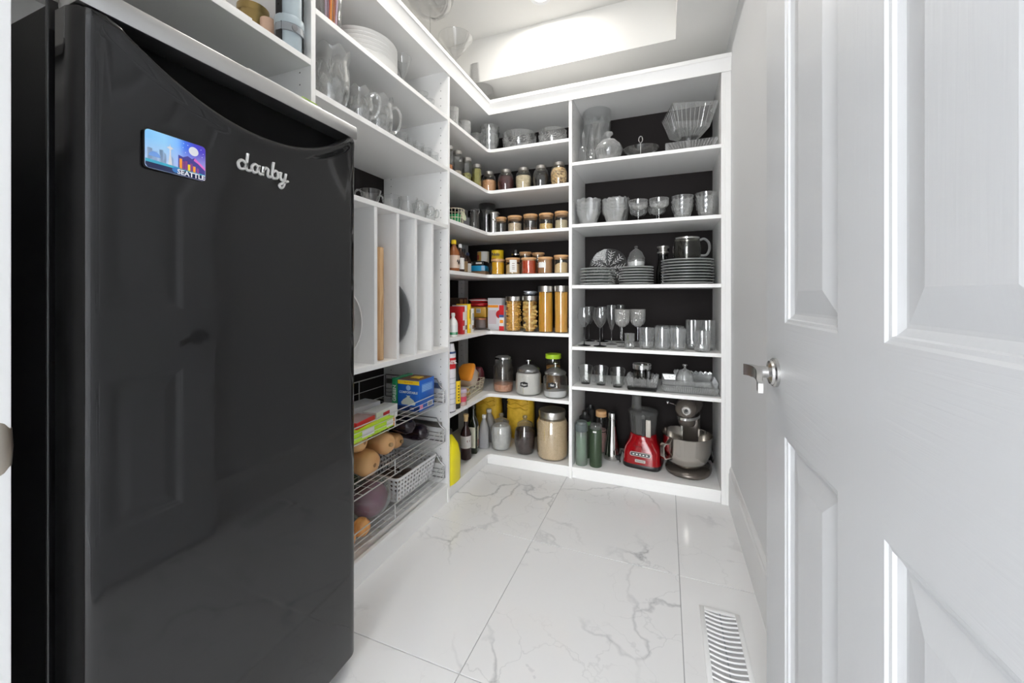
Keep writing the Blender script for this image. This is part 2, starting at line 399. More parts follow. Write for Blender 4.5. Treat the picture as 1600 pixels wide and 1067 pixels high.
# unit with the glassware on the back wall
ur = thing('shelf_unit', 'white shelf unit holding glassware and small appliances beside the door', 'shelving', (0,0,0))
board('side_panel', (XD-.0095, XD+.0095, YB, BKY, 0, 2.30), ur)
board('side_panel', (XR, XR+.018, YB, BKY, 0, 2.30), ur); board('filler_strip', (XR+.018, XW+.012, YB, YB+.02, 0, 2.30), ur)
xi0, xi1 = XD+.0095, XR
for z in R[:5]: board('shelf', (xi0, xi1, YB+.004, BKY-.008, z-TB, z), ur)
board('bottom_shelf', (xi0, xi1, YB+.004, BKY-.008, R[5]-.025, R[5]), ur)
board('plinth', (xi0, xi1, YB+.015, YB+.03, 0, R[5]-.025), ur)
board('back_panel', (xi0, xi1, BKY-.008, BKY, 0, 2.30), ur, DARK)
holes(ur, [((xi0+.0002, y, z/100), (1,0,0)) for y in (YB+.05, YB+.35) for z in range(20, 226, 4)] + [((xi1-.0002, y, z/100), (-1,0,0)) for y in (YB+.05, YB+.35) for z in range(20, 226, 4)])
# corner unit
uc = thing('corner_shelf_unit', 'white corner shelf unit with wrapped shelves of jars and groceries', 'shelving', (0,0,0))
def lpoly(xf, yf, xb, yb, x1, y0, rad=.035):
    p = [(xb, y0), (xf, y0)]
    for k in range(7):
        a = PI - k*PI/12; p.append((xf+rad+rad*math.cos(a), yf-rad+rad*math.sin(a)))
    return p + [(x1, yf), (x1, yb), (xb, yb)]
for z in C[:6]: MB().prism(lpoly(XL, YB+.004, BKX+.008, BKY-.008, XD-.0095, Y1+.009), z-TB, z).build('shelf', WHITE, uc, smooth=30)
MB().prism(lpoly(XL, YB+.004, BKX+.008, BKY-.008, XD-.0095, Y1+.009), C[6]-.025, C[6]).build('bottom_shelf', WHITE, uc, smooth=30)
board('plinth', (XL-.012, XD-.0095, YB+.015, YB+.03, 0, C[6]-.025), uc); board('plinth', (XL-.03, XL-.015, Y1+.009, YB+.03, 0, C[6]-.025), uc)
board('corner_spine', (BKX+.008, -1.445, 2.69, BKY-.008, 0, 2.30), uc)
board('back_panel', (BKX+.008, XD-.0095, BKY-.008, BKY, 0, 2.30), uc, DARK); board('back_panel', (BKX, BKX+.008, Y1+.009, BKY, 0, 2.30), uc, DARK)
holes(uc, [((-1.47, 2.6898, z/100), (0,-1,0)) for z in range(20, 226, 4)])
# unit with the tray sorter and wire baskets
ul = thing('pantry_unit', 'white tall pantry unit with upright tray slots and pull-out baskets', 'shelving', (0,0,0))
LA, LB_, LC, LD = 2.055, 1.785, 1.478, .828
board('side_panel', (BKX, XL, Y1-.009, Y1+.009, 0, 2.30), ul); board('side_panel', (BKX, XL, Y0-.009, Y0+.009, 0, 2.30), ul)
y0i, y1i = Y0+.009, Y1-.009
for z in (LA, LB_, LC): board('shelf', (BKX+.008, XL, y0i, y1i, z-TB, z), ul)
board('shelf', (BKX+.008, XL, y0i, y1i, LD-.022, LD), ul)
for u in (588, 622.5, 650.7, 676.5):
    y = atX(u, XL); board('slot_divider', (BKX+.008, XL-.002, y-.009, y+.009, LD, LC-TB), ul)
board('bottom_shelf', (BKX+.008, XL, y0i, y1i, .08, .10), ul); board('plinth', (XL-.02, XL-.005, y0i, y1i, 0, .08), ul)
board('back_panel', (BKX, BKX+.008, y0i, y1i, 0, 2.30), ul, DARK)
holes(ul, [((x, y1i-.0002, z/100), (0,-1,0)) for x in (XL-.045, XL-.37) for z in range(20, 226, 4)])
# unit over the refrigerator
uf = thing('overhead_shelf_unit', 'white overhead shelf unit above the black refrigerator', 'shelving', (0,0,0))
LF = 1.874
board('shelf', (BKX+.008, XL, .24, Y0-.009, LF-TB, LF), uf); board('side_panel', (BKX, XL, .222, .24, 1.6, 2.30), uf)
board('back_panel', (BKX, BKX+.008, .24, Y0-.009, 1.6, 2.30), uf, WHITE)
holes(uf, [((XL-.05, Y0-.0092, z/100), (0,-1,0)) for z in range(164, 226, 4)])
# the top board and crown run over all the units
cr = thing('trim_3', None, None); cr['kind'] = 'structure'
p = [(BKX, .222), (XL, .222), (XL, YB), (XW+.012, YB), (XW+.012, BKY), (BKX, BKY)]
MB().prism(p, 2.30, TOPZ).build('top_board', WHITE, cr, smooth=0)
prof = [(0,2.278),(.007,2.278),(.007,2.300),(.009,2.306),(.013,2.325),(.022,2.340),(.026,2.343),(.026,2.362),(.023,2.365),(-.016,2.365),(-.016,2.318),(0,2.318)]
n = len(prof); V = []
for d, z in prof: V.append((XL+d, .222, z))
for d, z in prof: V.append((XL+d, YB-d, z))
for d, z in prof: V.append((XW+.012, YB-d, z))
Fc = [(s*n+i, s*n+(i+1) % n, s*n+n+(i+1) % n, s*n+n+i) for s in (0,1) for i in range(n)] + [tuple(range(n)), tuple(range(2*n, 3*n))]
MB().add(V, Fc).build('crown', WHITE, cr, smooth=20)
# ------------------------------------------------------------ refrigerator
FX, FY0, FY1, FZ0, FZ1 = -.849, .321, .922, .045, 1.600
fr = thing('refrigerator', 'tall glossy black retro refrigerator with silver top trim', 'refrigerator', (0,0,0))
FRB = add_bump(mat('black_textured_enamel', (.006,.006,.007), .5, spec=.35), 500, .3, .0006)
FRD = mat('black_door_gloss', (.0075,.0075,.008), .13, spec=.55)
N, L, b = nodes(FRD)                                  # wiped smudges vary the gloss of the door
tc = N.new('ShaderNodeTexCoord'); mp = N.new('ShaderNodeMapping'); mp.inputs['Scale'].default_value = (1, 1, .45)
nz = N.new('ShaderNodeTexNoise'); nz.inputs['Scale'].default_value = 7; nz.inputs['Detail'].default_value = 8; nz.inputs['Distortion'].default_value = .8
rp = N.new('ShaderNodeMapRange'); rp.inputs[1].default_value = .35; rp.inputs[2].default_value = .7; rp.inputs[3].default_value = .03; rp.inputs[4].default_value = .12
L.new(tc.outputs['Object'], mp.inputs[0]); L.new(mp.outputs[0], nz.inputs['Vector']); L.new(nz.outputs[0], rp.inputs[0]); L.new(rp.outputs[0], b.inputs['Roughness'])
MB().box(-1.495, FX-.092, FY0+.006, FY1-.006, .03, FZ1-.012, bev=.006).build('cabinet', FRB, fr)
MB().box(FX-.097, FX-.090, FY0-.001, FY1+.001, .03, FZ1-.012, bev=.003).build('front_flange', BLACKG, fr)
MB().box(FX-.090, FX-.068, FY0+.014, FY1-.014, .06, FZ1-.03).build('gasket', BLACK, fr, smooth=0)
for y in (FY0+.06, FY1-.06):
    for x in (FX-.15, -1.42): MB().lathe([(0,0),(.018,0),(.018,.02),(.012,.022),(.012,.03),(0,.03)], 12).build('foot', BLACK, fr, loc=(x, y, 0))
ac, azl, aze, ahw = .625, 1.462, 1.560, .262        # scooped grip under the trim
def arc(y):
    t = abs(y-ac)/ahw
    return aze if t >= 1 else azl + (aze-azl)*(t**2.1)
def xf(y):
    r = .026; d = min(y-FY0, FY1-y)
    e = 0 if d >= r else r - math.sqrt(max(0, r*r-(r-d)**2))
    return FX - e - .004*((y-.62)/.3)**2
ys = [FY0+.0001, FY0+.002, FY0+.005, FY0+.009, FY0+.014, FY0+.02, FY0+.027, FY0+.034] + [FY0+.05+k*(FY1-FY0-.1)/36 for k in range(37)] + [FY1-.034, FY1-.027, FY1-.02, FY1-.014, FY1-.009, FY1-.005, FY1-.002, FY1-.0001]
V = []; Fc = []; m_ = 0
for y in ys:
    zt = arc(y); x = xf(y); inpock = zt < aze-1e-6
    rows_ = [(FX-.066, FZ0), (x-.008, FZ0), (x-.002, FZ0+.003), (x, FZ0+.010)]
    rows_ += [(x, FZ0+.010 + (zt-.040-FZ0-.010)*k/8) for k in range(1, 9)]
    k_ = 1 if inpock else .2
    rows_ += [(x+.003*k_, zt-.031), (x+.007*k_, zt-.022), (x+.0085*k_, zt-.014), (x+.007*k_, zt-.007), (x+.001*k_, zt-.002), (x-.010, zt), (FX-.050 if inpock else x-.014, zt-.0005), (FX-.066, zt-.0005)]
    m_ = len(rows_); V += [(a, y, z) for a, z in rows_]
for i in range(len(ys)-1):
    for k in range(m_-1): Fc.append((i*m_+k, (i+1)*m_+k, (i+1)*m_+k+1, i*m_+k+1))
Fc.append(tuple(range(m_))); Fc.append(tuple((len(ys)-1)*m_+k for k in range(m_)))
dr = MB().add(V, Fc).build('fridge_door', FRD, fr, smooth=40)
MB().box(FX-.067, FX-.054, FY0+.02, FY1-.02, azl-.03, aze+.002).build('grip_recess', mat('recess_black', (.003,.003,.003), .8, spec=.1), dr, smooth=0)
MB().box(FX-.066, FX-.003, FY0+.002, FY1-.002, aze+.001, FZ1, bev=.005).build('top_trim', mat('satin_aluminium', (.60,.60,.60), .32, 1), fr)
# chrome script badge
def strokes(paths, r, M, name, mtl, parent, n=6):
    mb = MB()
    for p in paths:
        # smooth the polyline
        q = []
        for i in range(len(p)-1):
            p0 = p[max(i-1, 0)]; p1 = p[i]; p2 = p[i+1]; p3 = p[min(i+2, len(p)-1)]
            for k in range(4):
                t = k/4
                q.append(tuple(.5*((2*p1[c]) + (-p0[c]+p2[c])*t + (2*p0[c]-5*p1[c]+4*p2[c]-p3[c])*t*t + (-p0[c]+3*p1[c]-3*p2[c]+p3[c])*t**3) for c in (0,1)) + (0,))
        q.append((*p[-1], 0)); mb.tube(q, r, n)
    o = mb.build(name, mtl, parent, smooth=60); o.matrix_local = M; return o
D = [[(.95,.75),(.5,1.0),(.1,.6),(.3,.05),(.8,.2),(1.0,.8)], [(1.15,1.9),(1.0,.8),(1.0,.15),(1.35,.1),(1.6,.35)],
     [(2.35,.8),(1.95,1.0),(1.6,.6),(1.75,.1),(2.15,.2),(2.4,.85)], [(2.45,1.0),(2.35,.3),(2.6,.05),(2.9,.3)],
     [(2.95,1.0),(2.9,.5),(2.85,0)], [(2.87,.5),(3.2,.95),(3.5,.85),(3.45,.3),(3.6,.05),(3.95,.2)],
     [(4.2,1.9),(4.05,1.0),(4.0,.3),(4.25,.05),(4.7,.25),(4.75,.8),(4.4,1.0),(4.1,.7)], [(4.75,.8),(5.1,.9)],
     [(5.15,1.0),(5.05,.4),(5.3,.1),(5.65,.4)], [(5.8,1.0),(5.65,.3),(5.5,-.5),(5.15,-.85),(4.95,-.55),(5.4,-.2),(6.1,.2)]]
yb0 = .565; k = .0198
strokes([[(x*k, z*k) for x, z in p] for p in D], .0033, frame((xf(.62)+.0015, yb0, 1.372), (0,1,0), (0,0,1)), 'badge', mat('badge_silver', (.72,.72,.71), .3, .6), dr)

# souvenir magnet
mg = thing('fridge_magnet', 'small glossy souvenir magnet with a city skyline on the refrigerator door', 'magnet', (FX-.0005, .453, 1.359))
mg.rotation_euler = (0, 0, .03)
def rrect(w, h, r, n=5):
    p = []
    for cx, cz, a0 in ((w-r, -h+r, -PI/2), (w-r, h-r, 0), (-w+r, h-r, PI/2), (-w+r, -h+r, PI)):
        for k in range(n+1):
            a = a0 + k*PI/2/n; p.append((cx+r*math.cos(a), cz+r*math.sin(a)))
    return p
FM = frame((0,0,0), (0,1,0), (0,0,1))
MB().prism(rrect(.050, .0345, .007), 0, .0042, M=FM).build('backing', BLACK, mg, smooth=30)
PR = mat('magnet_print', (.3,.5,.9), .15); N, L, b = nodes(PR)
tc = N.new('ShaderNodeTexCoord'); sx = N.new('ShaderNodeSeparateXYZ'); L.new(tc.outputs['Generated'], sx.inputs[0])
r1 = N.new('ShaderNodeValToRGB'); e = r1.color_ramp.elements; e[0].position = .0; e[0].color = (.25,.58,.95,1); e[1].position = 1; e[1].color = (.07,.04,.42,1)
for p_, c_ in ((.3,(.32,.66,.98)), (.5,(.22,.48,.92)), (.62,(.05,.16,.66)), (.8,(.05,.05,.5))):
    q = e.new(p_); q.color = (*c_, 1)
L.new(sx.outputs['Y'], r1.inputs[0]); 
r2 = N.new('ShaderNodeValToRGB'); r2.color_ramp.elements[0].position = .15; r2.color_ramp.elements[0].color = (.55,.55,.55,1); r2.color_ramp.elements[1].position = .8; r2.color_ramp.elements[1].color = (0,0,0,1)
L.new(sx.outputs['Z'], r2.inputs[0])
mx = N.new('ShaderNodeMix'); mx.data_type = 'RGBA'; L.new(r2.outputs[0], mx.inputs['Factor']); L.new(r1.outputs[0], mx.inputs[6]); mx.inputs[7].default_value = (.75,.72,.93,1)
L.new(mx.outputs[2], b.inputs['Base Color'])
def flat(poly, d, name, m, parent): return MB().prism(poly, .0042, .0046+d, M=FM).build(name, m, parent, smooth=0)
sky = MB().prism(rrect(.0492, .0337, .0065), .0042, .0046, M=FM).build('skyline_print', PR, mg, smooth=30)
pale = mat('print_pale_blue', (.50,.68,.90), .2); ind = mat('print_indigo', (.05,.04,.22), .2); plum = mat('print_plum', (.22,.05,.20), .2); mag = mat('print_magenta', (.65,.14,.48), .2); dkb = mat('print_navy', (.012,.02,.07), .2)
PW = mat('print_white', (.88,.88,.92), .2)
for i, (x0, x1, z1) in enumerate([(-.046,-.038,.002),(-.037,-.031,-.002),(-.028,-.022,.004),(-.021,-.017,-.001),(-.010,-.006,-.004)]): flat([(x0,-.02),(x1,-.02),(x1,z1),(x0,z1)], 0, 'print_tower_block', pale, sky)
flat([(-.0145,-.022),(-.0075,-.022),(-.0098,0),(-.0098,.009),(-.0055,.0115),(-.0105,.0145),(-.0112,.019),(-.0119,.0145),(-.0165,.0115),(-.0122,.009),(-.0122,0)], .0001, 'print_observation_tower', PW, sky)
flat([(.002,-.022),(.0485,-.022),(.0485,-.008),(.036,.002),(.030,.0065),(.025,.003),(.018,.0065),(.010,.002),(.002,.004)], .0001, 'print_mountain', ind, sky)
flat([(.030,.0065),(.0485,-.008),(.0485,-.013),(.036,-.003),(.028,.001)], .0002, 'print_snow_slope', mag, sky)
for x, h, m in ((.004,-.002,ORANGE),(.008,-.006,plum),(.013,-.004,plum),(.018,-.009,YEL),(.022,-.006,plum),(.027,-.010,ORANGE),(.033,-.012,plum)): flat([(x,-.022),(x+.0042,-.022),(x+.0042,h),(x,h)], .0003, 'print_lit_building', m, sky)
flat([(.028+.0085*math.cos(a*PI/10), .0185+.0085*math.sin(a*PI/10)) for a in range(20)], .0001, 'print_moon', PW, sky)
for x, z in ((.010,.020),(.014,.012),(.041,.026),(.043,.012),(.018,.027),(.045,.019),(.011,.028)): flat([(x+.0008,z),(x,z+.0008),(x-.0008,z),(x,z-.0008)], .0001, 'print_star', PW, sky)
flat([(-.035+.009*math.cos(a*PI/8), -.012+.009*math.sin(a*PI/8)) for a in range(9)], .0001, 'print_wheel', mat('print_blue', (.15,.30,.65), .2), sky)
flat([(-.0485,-.0265),(.0485,-.0265),(.0485,-.021),(-.0485,-.018)], .0003, 'print_shore', mat('print_teal', (.05,.35,.48), .2), sky)
flat([(-.045,-.0332),(.045,-.0332),(.0485,-.028),(.0485,-.0235),(-.0485,-.0235),(-.0485,-.028)], .00035, 'print_band', dkb, sky)
text('SEATTLE', .0125, FM @ Matrix.Translation((.024,-.0278,.0051)), PW, sky, bold=.0003, ext=.0001)
flat([(-.002+.006*math.cos(a*PI/8), -.026+.005*math.sin(a*PI/8)) for a in range(16)], .0005, 'print_roundel', mat('print_roundel_blue', (.04,.16,.42), .2), sky)

LIFT = .0008
# packet lying on the refrigerator
pk = thing('flat_packet', 'thin green and white packet lying on the refrigerator', 'packet', (-.93, .70, FZ1))
MB().box(-.06,.066,-.10,.10,0,.007, bev=.002).build('sleeve', PAPER, pk); MB().box(-.06,.0665,.04,.085,.007,.0085).build('printed_band', LIME, pk, smooth=0)

# ------------------------------------------------------------ things on the overhead shelf
b1 = thing('booklet', 'white booklet with orange print at the edge of the overhead shelf', 'booklet', (XL-.10, .60, LF))
MB().box(-.09,.088,-.17,.17,0,.012, bev=.001).build('pages', PAPER, b1); MB().box(-.09,.0885,-.17,-.08,.0121,.0135).build('orange_print', mat('orange_red_print', (.75,.20,.08), .4), b1, smooth=0)
def lid_can(name, label, cat, loc, r, h, m, mt):
    t = thing(name, label, cat, loc)
    MB().lathe([(0,0),(r,0),(r,h*.92),(r*.97,h*.94),(0,h*.94)], 28).build('body', m, t); MB().lathe([(r*1.02,h*.86),(r*1.02,h),(r*.96,h),(r*.95,h*.97),(0,h*.97)], 28).build('lid', mt, t); return t
gold = mat('gold_foil', (.42,.30,.12), .3, .8)
y = atX(418, -1.22); lid_can('gold_tin', 'gold tin behind the small peach canister on the overhead shelf', 'tin', (-1.262, .893, LF), .045, .165, gold, gold)
y = atX(428, -1.16); pch = mat('peach_plastic', (.66,.44,.32), .5); lid_can('peach_canister', 'small peach canister in front of the gold tin', 'canister', (-1.189, .890, LF), .022, .108, pch, pch)
wb = thing('insulated_jug', 'pale blue grey insulated jug with a black carry strap', 'jug', (-1.12, .911, LF)); wb.scale = (.75, .75, 1)
BGR = mat('blue_grey_enamel', (.40,.47,.51), .4)
MB().lathe([(0,0),(.047,0),(.05,.005),(.05,.27),(.046,.29),(.03,.30),(.03,.31),(0,.31)], 32).build('body', BGR, wb)
MB().lathe([(.051,.075),(.056,.075),(.057,.078),(.057,.098),(.056,.101),(.051,.101)], 32).build('band', BGR, wb)
MB().lathe([(.051,.05),(.0565,.052),(.0565,.074),(.051,.075)], 32).build('lower_band', GREYP, wb)
for a in (-2.05, .25):
    M = Matrix.Rotation(a+.55, 4, 'Z')
    MB().box(.0505,.0545,-.016,.016,.004,.29, M=M, bev=.001).build('strap', BLACK, wb)
    for q in range(4): MB().lathe([(0,.0002),(.0032,.0002)], 8, M=M @ frame((.0546,0,.13+.035*q), (0,1,0), (0,0,1))).build('strap_hole', mat('strap_hole', (.002,.002,.002), .9), wb, smooth=0)
MB().lathe([(0,0),(.011,0),(.011,.004),(0,.005)], 16, M=Matrix.Rotation(-.35, 4, 'Z') @ frame((.0566,0,.062), (0,1,0), (0,0,1))).build('buckle', mat('buckle_grey', (.2,.2,.21), .3), wb)
# ------------------------------------------------------------ glassware builders (local origin at the base centre)
def fit(u0, u1, vt, z0, Y=None, X=None):
    """place and size of a round thing from the columns it spans, its top row and the shelf it stands on"""
    uc = (u0+u1)/2
    if X is None: X = atY(uc, Y)
    else: Y = atX(uc, X)
    f = fwd(X, Y); a = (uc-800)/FPX
    r = (u1-u0)/2*f/FPX/math.sqrt(1+a*a)
    k = f - r if vt < V0 else f + r
    return X, Y, r, CZ + (V0-vt)*k/FPX - z0
def flute(n, amp): return lambda t, k: 1 + amp*math.cos(n*t)
def cup_prof(pts, th, floor):
    """outer wall, rim, then the inner wall back down"""
    inner = [(max(r-th, .0005), max(z, floor)) for r, z in reversed(pts) if r-th > .001]
    return [(0, pts[0][1])] + pts + inner + [(0, inner[-1][1] if inner else floor)]
def tumbler(r, h, label, group=None, m=GLASS, n=32, fl=None, taper=.86, name='tumbler', cat='glass', cut=True):
    t = thing(name, label, cat, (0,0,0), 0, group)
    MB().lathe(cup_prof([(r*taper*.94,0),(r*taper,.004),(r*(taper*.6+.4),h*.45),(r,h)], .0025, .009), n, mod=fl).tube([((r-.001)*math.cos(2*PI*k/32), (r-.001)*math.sin(2*PI*k/32), h) for k in range(32)], .0015, 6, closed=True).build('body', m, t, smooth=25 if fl else 40)
    if cut:
        mb = MB(); kk = 10
        for i in range(kk):
            a = 2*PI*i/kk; M = Matrix.Rotation(a, 4, 'Z'); rr = r*(taper*.85+.15)
            mb.add([(rr+.0006, 0, h*.08), (rr+.0022, r*.22, h*.22), (rr+.0006, 0, h*.40), (rr+.0022, -r*.22, h*.22), (rr+.004, 0, h*.22)], [(0,1,4),(1,2,4),(2,3,4),(3,0,4)], M)
        mb.build('cut_band', CRYSD, t, smooth=0)
    return t
def stemware(r, h, hb, label, group=None, m=GLASS, ms=None, rb=.034, name='wine_glass', cat='glass', shape='wine', fl=None, cut=None):
    """bowl of height hb on a stem"""
    t = thing(name, label, cat, (0,0,0), 0, group); z0 = h-hb; ms = ms or m
    P = {'wine': [(.004,0),(.30,.05),(.72,.25),(.98,.48),(1,.62),(.82,1)],
         'flute': [(.004,0),(.28,.06),(.72,.30),(1,.65),(.94,1)],
         'coupe': [(.004,0),(.35,.06),(.80,.28),(.96,.55),(1,1)],
         'goblet': [(.004,0),(.42,.05),(.80,.22),(.97,.5),(1,.8),(1.0,1)],
         'martini': [(.004,0),(.12,.04),(.56,.48),(1,1)],
         'balloon': [(.004,0),(.35,.04),(.78,.22),(1,.52),(.95,.80),(.78,1)]}[shape]
    op = [((q[0]*r if q[0] > .01 else .004), z0+q[1]*hb) for q in P]
    prof = op + [(a-.0014, b+.0008) for a, b in reversed(op[1:])] + [(0, z0+.006)]
    MB().lathe(prof, 32, mod=fl).tube([((op[-1][0]-.0006)*math.cos(2*PI*k/32), (op[-1][0]-.0006)*math.sin(2*PI*k/32), h) for k in range(32)], .0014, 6, closed=True).build('bowl', m, t, smooth=40)
    MB().lathe([(.0045,z0+.003),(.0036,z0-.008),(.0030,z0*.5),(.0038,.012),(.008,.006)], 10).build('stem', ms, t)
    MB().lathe([(0,0),(rb*.96,0),(rb,.0015),(rb*.5,.0045),(.007,.008),(0,.008)], 28).build('foot', ms, t)
    if cut:
        mb = MB(); k = 9
        for i in range(k):
            M = Matrix.Rotation(2*PI*i/k, 4, 'Z'); q = r*.86
            mb.add([(q*.80, 0, z0+hb*.10), (q*.98, r*.26, z0+hb*.36), (q*1.12+.001, 0, z0+hb*.66), (q*.98, -r*.26, z0+hb*.36), (q*1.06+.002, 0, z0+hb*.36)], [(0,1,4),(1,2,4),(2,3,4),(3,0,4)], M)
        mb.build('cut_pattern', CRYSD, t, smooth=0)
    return t
def bowl(r, h, label, group=None, m=CRYS, scal=0, fl=0, foot=.5, name='glass_bowl', cat='bowl', amp=.012, flare=1.0, straight=False):
    t = thing(name, label, cat, (0,0,0), 0, group)
    op = [(r*foot,0),(r*foot*1.02,.004),(r*(.3+.55*foot+.15),h*.22),(r*.93,h*.58),(r*.985*flare,h*.92),(r*flare,h)]
    if straight: op = [(r*foot,0),(r*foot*1.02,.003)] + [(r*(foot+(1-foot)*q), h*q) for q in (.25,.5,.75,1)]
    prof = cup_prof(op, .003 if straight else .0035, .006); ntop = len(op)
    zm = (lambda tt, k: (h*.09*abs(math.sin(scal*tt/2)) - h*.05) if k in (ntop-1, ntop, ntop+1, ntop+2) else 0) if scal else None
    MB().lathe(prof, 48 if (scal or fl) else 36, mod=flute(fl, amp) if fl else None, zmod=zm).build('body', m, t, smooth=30)
    return t
def facets(t, r0, r1, z0, z1, n, m=CRYSD, name='cut_pattern', rows=1, proud=.003):
    mb = MB()
    for j in range(rows):
        za, zb = z0+(z1-z0)*j/rows, z0+(z1-z0)*(j+1)/rows
        ra, rb = r0+(r1-r0)*j/rows, r0+(r1-r0)*(j+1)/rows
        for i in range(n):
            M = Matrix.Rotation(2*PI*(i+.5*(j % 2))/n, 4, 'Z'); w = PI*(ra+rb)/2/n*.96; rm = (ra+rb)/2
            mb.add([(ra+.0008,0,za), (rm+.0008,w,(za+zb)/2), (rb+.0008,0,zb), (rm+.0008,-w,(za+zb)/2), (rm+proud,0,(za+zb)/2)], [(0,1,4),(1,2,4),(2,3,4),(3,0,4)], M)
    return mb.build(name, m, t, smooth=0)
RIMG = glass_mat('plate_rim_glass', (.85,.88,.87), 1.5, .05, .45, 0, 1, 2.2)
def plate(r, label, group=None, m=GLASS, h=.012, name='glass_plate', square=False):
    t = thing(name, label, 'plate', (0,0,0), 0, group)
    md = flute(24, .008)
    MB().lathe([(0,0),(r*.62,0),(r*.66,.002),(r*.97,h-.003),(r,h-.001),(r*.985,h),(r*.66,.005),(r*.6,.0035),(0,.0035)], 48, mod=md).build('body', m, t, smooth=30)
    MB().lathe([(r*.965,h-.0045),(r*.99,h-.005),(r*1.004,h-.003),(r*1.004,h-.0008),(r*.985,h+.0006),(r*.965,h-.0002)], 48, mod=md).build('rim', RIMG, t, smooth=40)
    return t
def put(t, x, y, z, rz=0): t.location = (x, y, z+LIFT); t.rotation_euler = (0,0,rz); return t

# ------------------------------------------------------------ glassware unit, top shelf
z = R[0]
x, y, r, h = fit(906, 954, 163, z, Y=2.60)
t = bowl(r, h, 'tall cut crystal vase standing behind the cruets', m=CRYS, foot=.8, name='crystal_vase', cat='vase', fl=16, amp=.008); r *= .93; put(t, x+.012, y, z); t.scale = (.93,.93,1); facets(t, r*.93, r*.985, h*.12, h*.85, 12, rows=3)
for u, vt, yy, lb in ((911.5, 199, 2.44, 'slim cut crystal cruet with a pointed stopper before the tall vase'), (925, 207, 2.47, 'cut crystal cruet with a short stopper next to the pointed one')):
    x, y, r, h = fit(u-6.5, u+6.5, vt, z, Y=yy)
    t = thing('crystal_cruet', lb, 'cruet', (x, y, z))
    MB().lathe([(0,0),(r,0),(r,h*.42),(r*.8,h*.50),(r*.35,h*.56),(r*.35,h*.70),(r*.5,h*.72),(r*.45,h*.73),(0,h*.73)], 20, mod=flute(10,.03)).build('body', CRYS, t)
    MB().lathe([(0,h*.735),(r*.4,h*.74),(r*.45,h*.82),(r*.2,h*.9),(0,h)], 12).build('stopper', CRYSD, t)
x, y, r, h = fit(930, 972, 197, z, Y=2.43)
t = thing('candy_dish', 'lidded round crystal candy dish with a faceted knob', 'dish', (x, y, z))
MB().lathe(cup_prof([(r*.55,0),(r*.6,.005),(r*.9,h*.18),(r,h*.36)], .003, .006), 48, mod=flute(20,.02)).build('body', CRYS, t)
MB().lathe([(r*1.0,h*.37),(r*1.02,h*.40),(r*.9,h*.55),(r*.55,h*.70),(r*.16,h*.76),(r*.12,h*.82),(r*.34,h*.90),(r*.3,h*.96),(0,h)], 48, mod=flute(20,.02)).build('lid', CRYSD, t)
# rectangular flared dishes of pressed glass
def rect_dish(w, d, h, label, m=CRYS, fl=1.25, name='glass_tray', cat='tray', ribs=10, wave=0, group=None):
    t = thing(name, label, cat, (0,0,0), 0, group)
    def loop(sw, sd, zz, ww=0):
        p = []; nx = 16; ny = 10
        for i in range(nx): p.append((-sw+2*sw*i/nx, -sd))
        for i in range(ny): p.append((sw, -sd+2*sd*i/ny))
        for i in range(nx): p.append((sw-2*sw*i/nx, sd))
        for i in range(ny): p.append((-sw, sd-2*sd*i/ny))
        return [(a, b, zz + (ww*(1 if i % 2 else -1))) for i, (a, b) in enumerate(p)]
    L_ = [loop(w*.97/fl, d*.97/fl, 0), loop(w/fl, d/fl, .004), loop(w*.97, d*.97, h*.9, wave*.5), loop(w, d, h, wave), loop(w-.004, d-.004, h, wave), loop(w/fl-.004, d/fl-.004, .007)]
    n = len(L_[0]); V = [q for l in L_ for q in l]
    Fc = [(k*n+i, k*n+(i+1) % n, (k+1)*n+(i+1) % n, (k+1)*n+i) for k in range(len(L_)-1) for i in range(n)] + [tuple(range(n)), tuple(range((len(L_)-1)*n, len(L_)*n))]
    MB().add(V, Fc).build('body', m, t, smooth=20)
    if ribs:
        mb = MB()
        for sx, sd, cnt, ax in ((w, d, ribs, 0), (d, w, max(3, int(ribs*d/w)), 1)):
            for s in (-1, 1):
                for i in range(cnt):
                    q = -sx + 2*sx*(i+.5)/cnt; pq = q/fl
                    a = (pq, s*(sd/fl+.001), .006); b = (q, s*(sd+.001), h*.95)
                    if ax: a = (a[1], a[0], a[2]); b = (b[1], b[0], b[2])
                    mb.tube([a, b], .0022, 4)
        mb.build('ribs', CRYSD, t, smooth=0)
    return t
t = rect_dish(.125, .085, .010, 'low oblong glass tray under the ringed serving dish', ribs=0, fl=1.05); put(t, atY(1000, 2.46), 2.46, z)
t = thing('relish_dish', 'boat shaped glass serving dish with a metal ring handle', 'dish', (atY(1001, 2.47), 2.47, z+.0115))
MB().lathe(cup_prof([(.050,0),(.053,.004),(.086,.045),(.095,.062)], .003, .006), 40, mod=lambda a, k: 1+.10*math.cos(2*a)).build('body', GLASS, t)
MB().lathe([(0,.007),(.006,.007),(.003,.012),(.003,.10),(0,.10)], 10).tube([(0, .0, .118+.018*math.sin(a*PI/8)) if 0 else (.011*math.sin(a*PI/8), 0, .118-.019*math.cos(a*PI/8)) for a in range(16)], .0026, 6, closed=True).build('ring_handle', CHROME, t)
t = bowl(.075, .075, 'plain round glass bowl behind the ringed serving dish', m=GLASS, foot=.55); put(t, atY(1006, 2.645), 2.645, z)
t = rect_dish(.132, .12, .055, 'wide square glass tray with ribbed sides under the pedestal bowl', fl=1.35, ribs=16, m=CRYS); put(t, atY(1078, 2.50), 2.50, z)
t = thing('pedestal_bowl', 'square flared glass bowl on a pedestal standing in the ribbed tray', 'bowl', (atY(1076, 2.50), 2.50, z+.0085), .25)
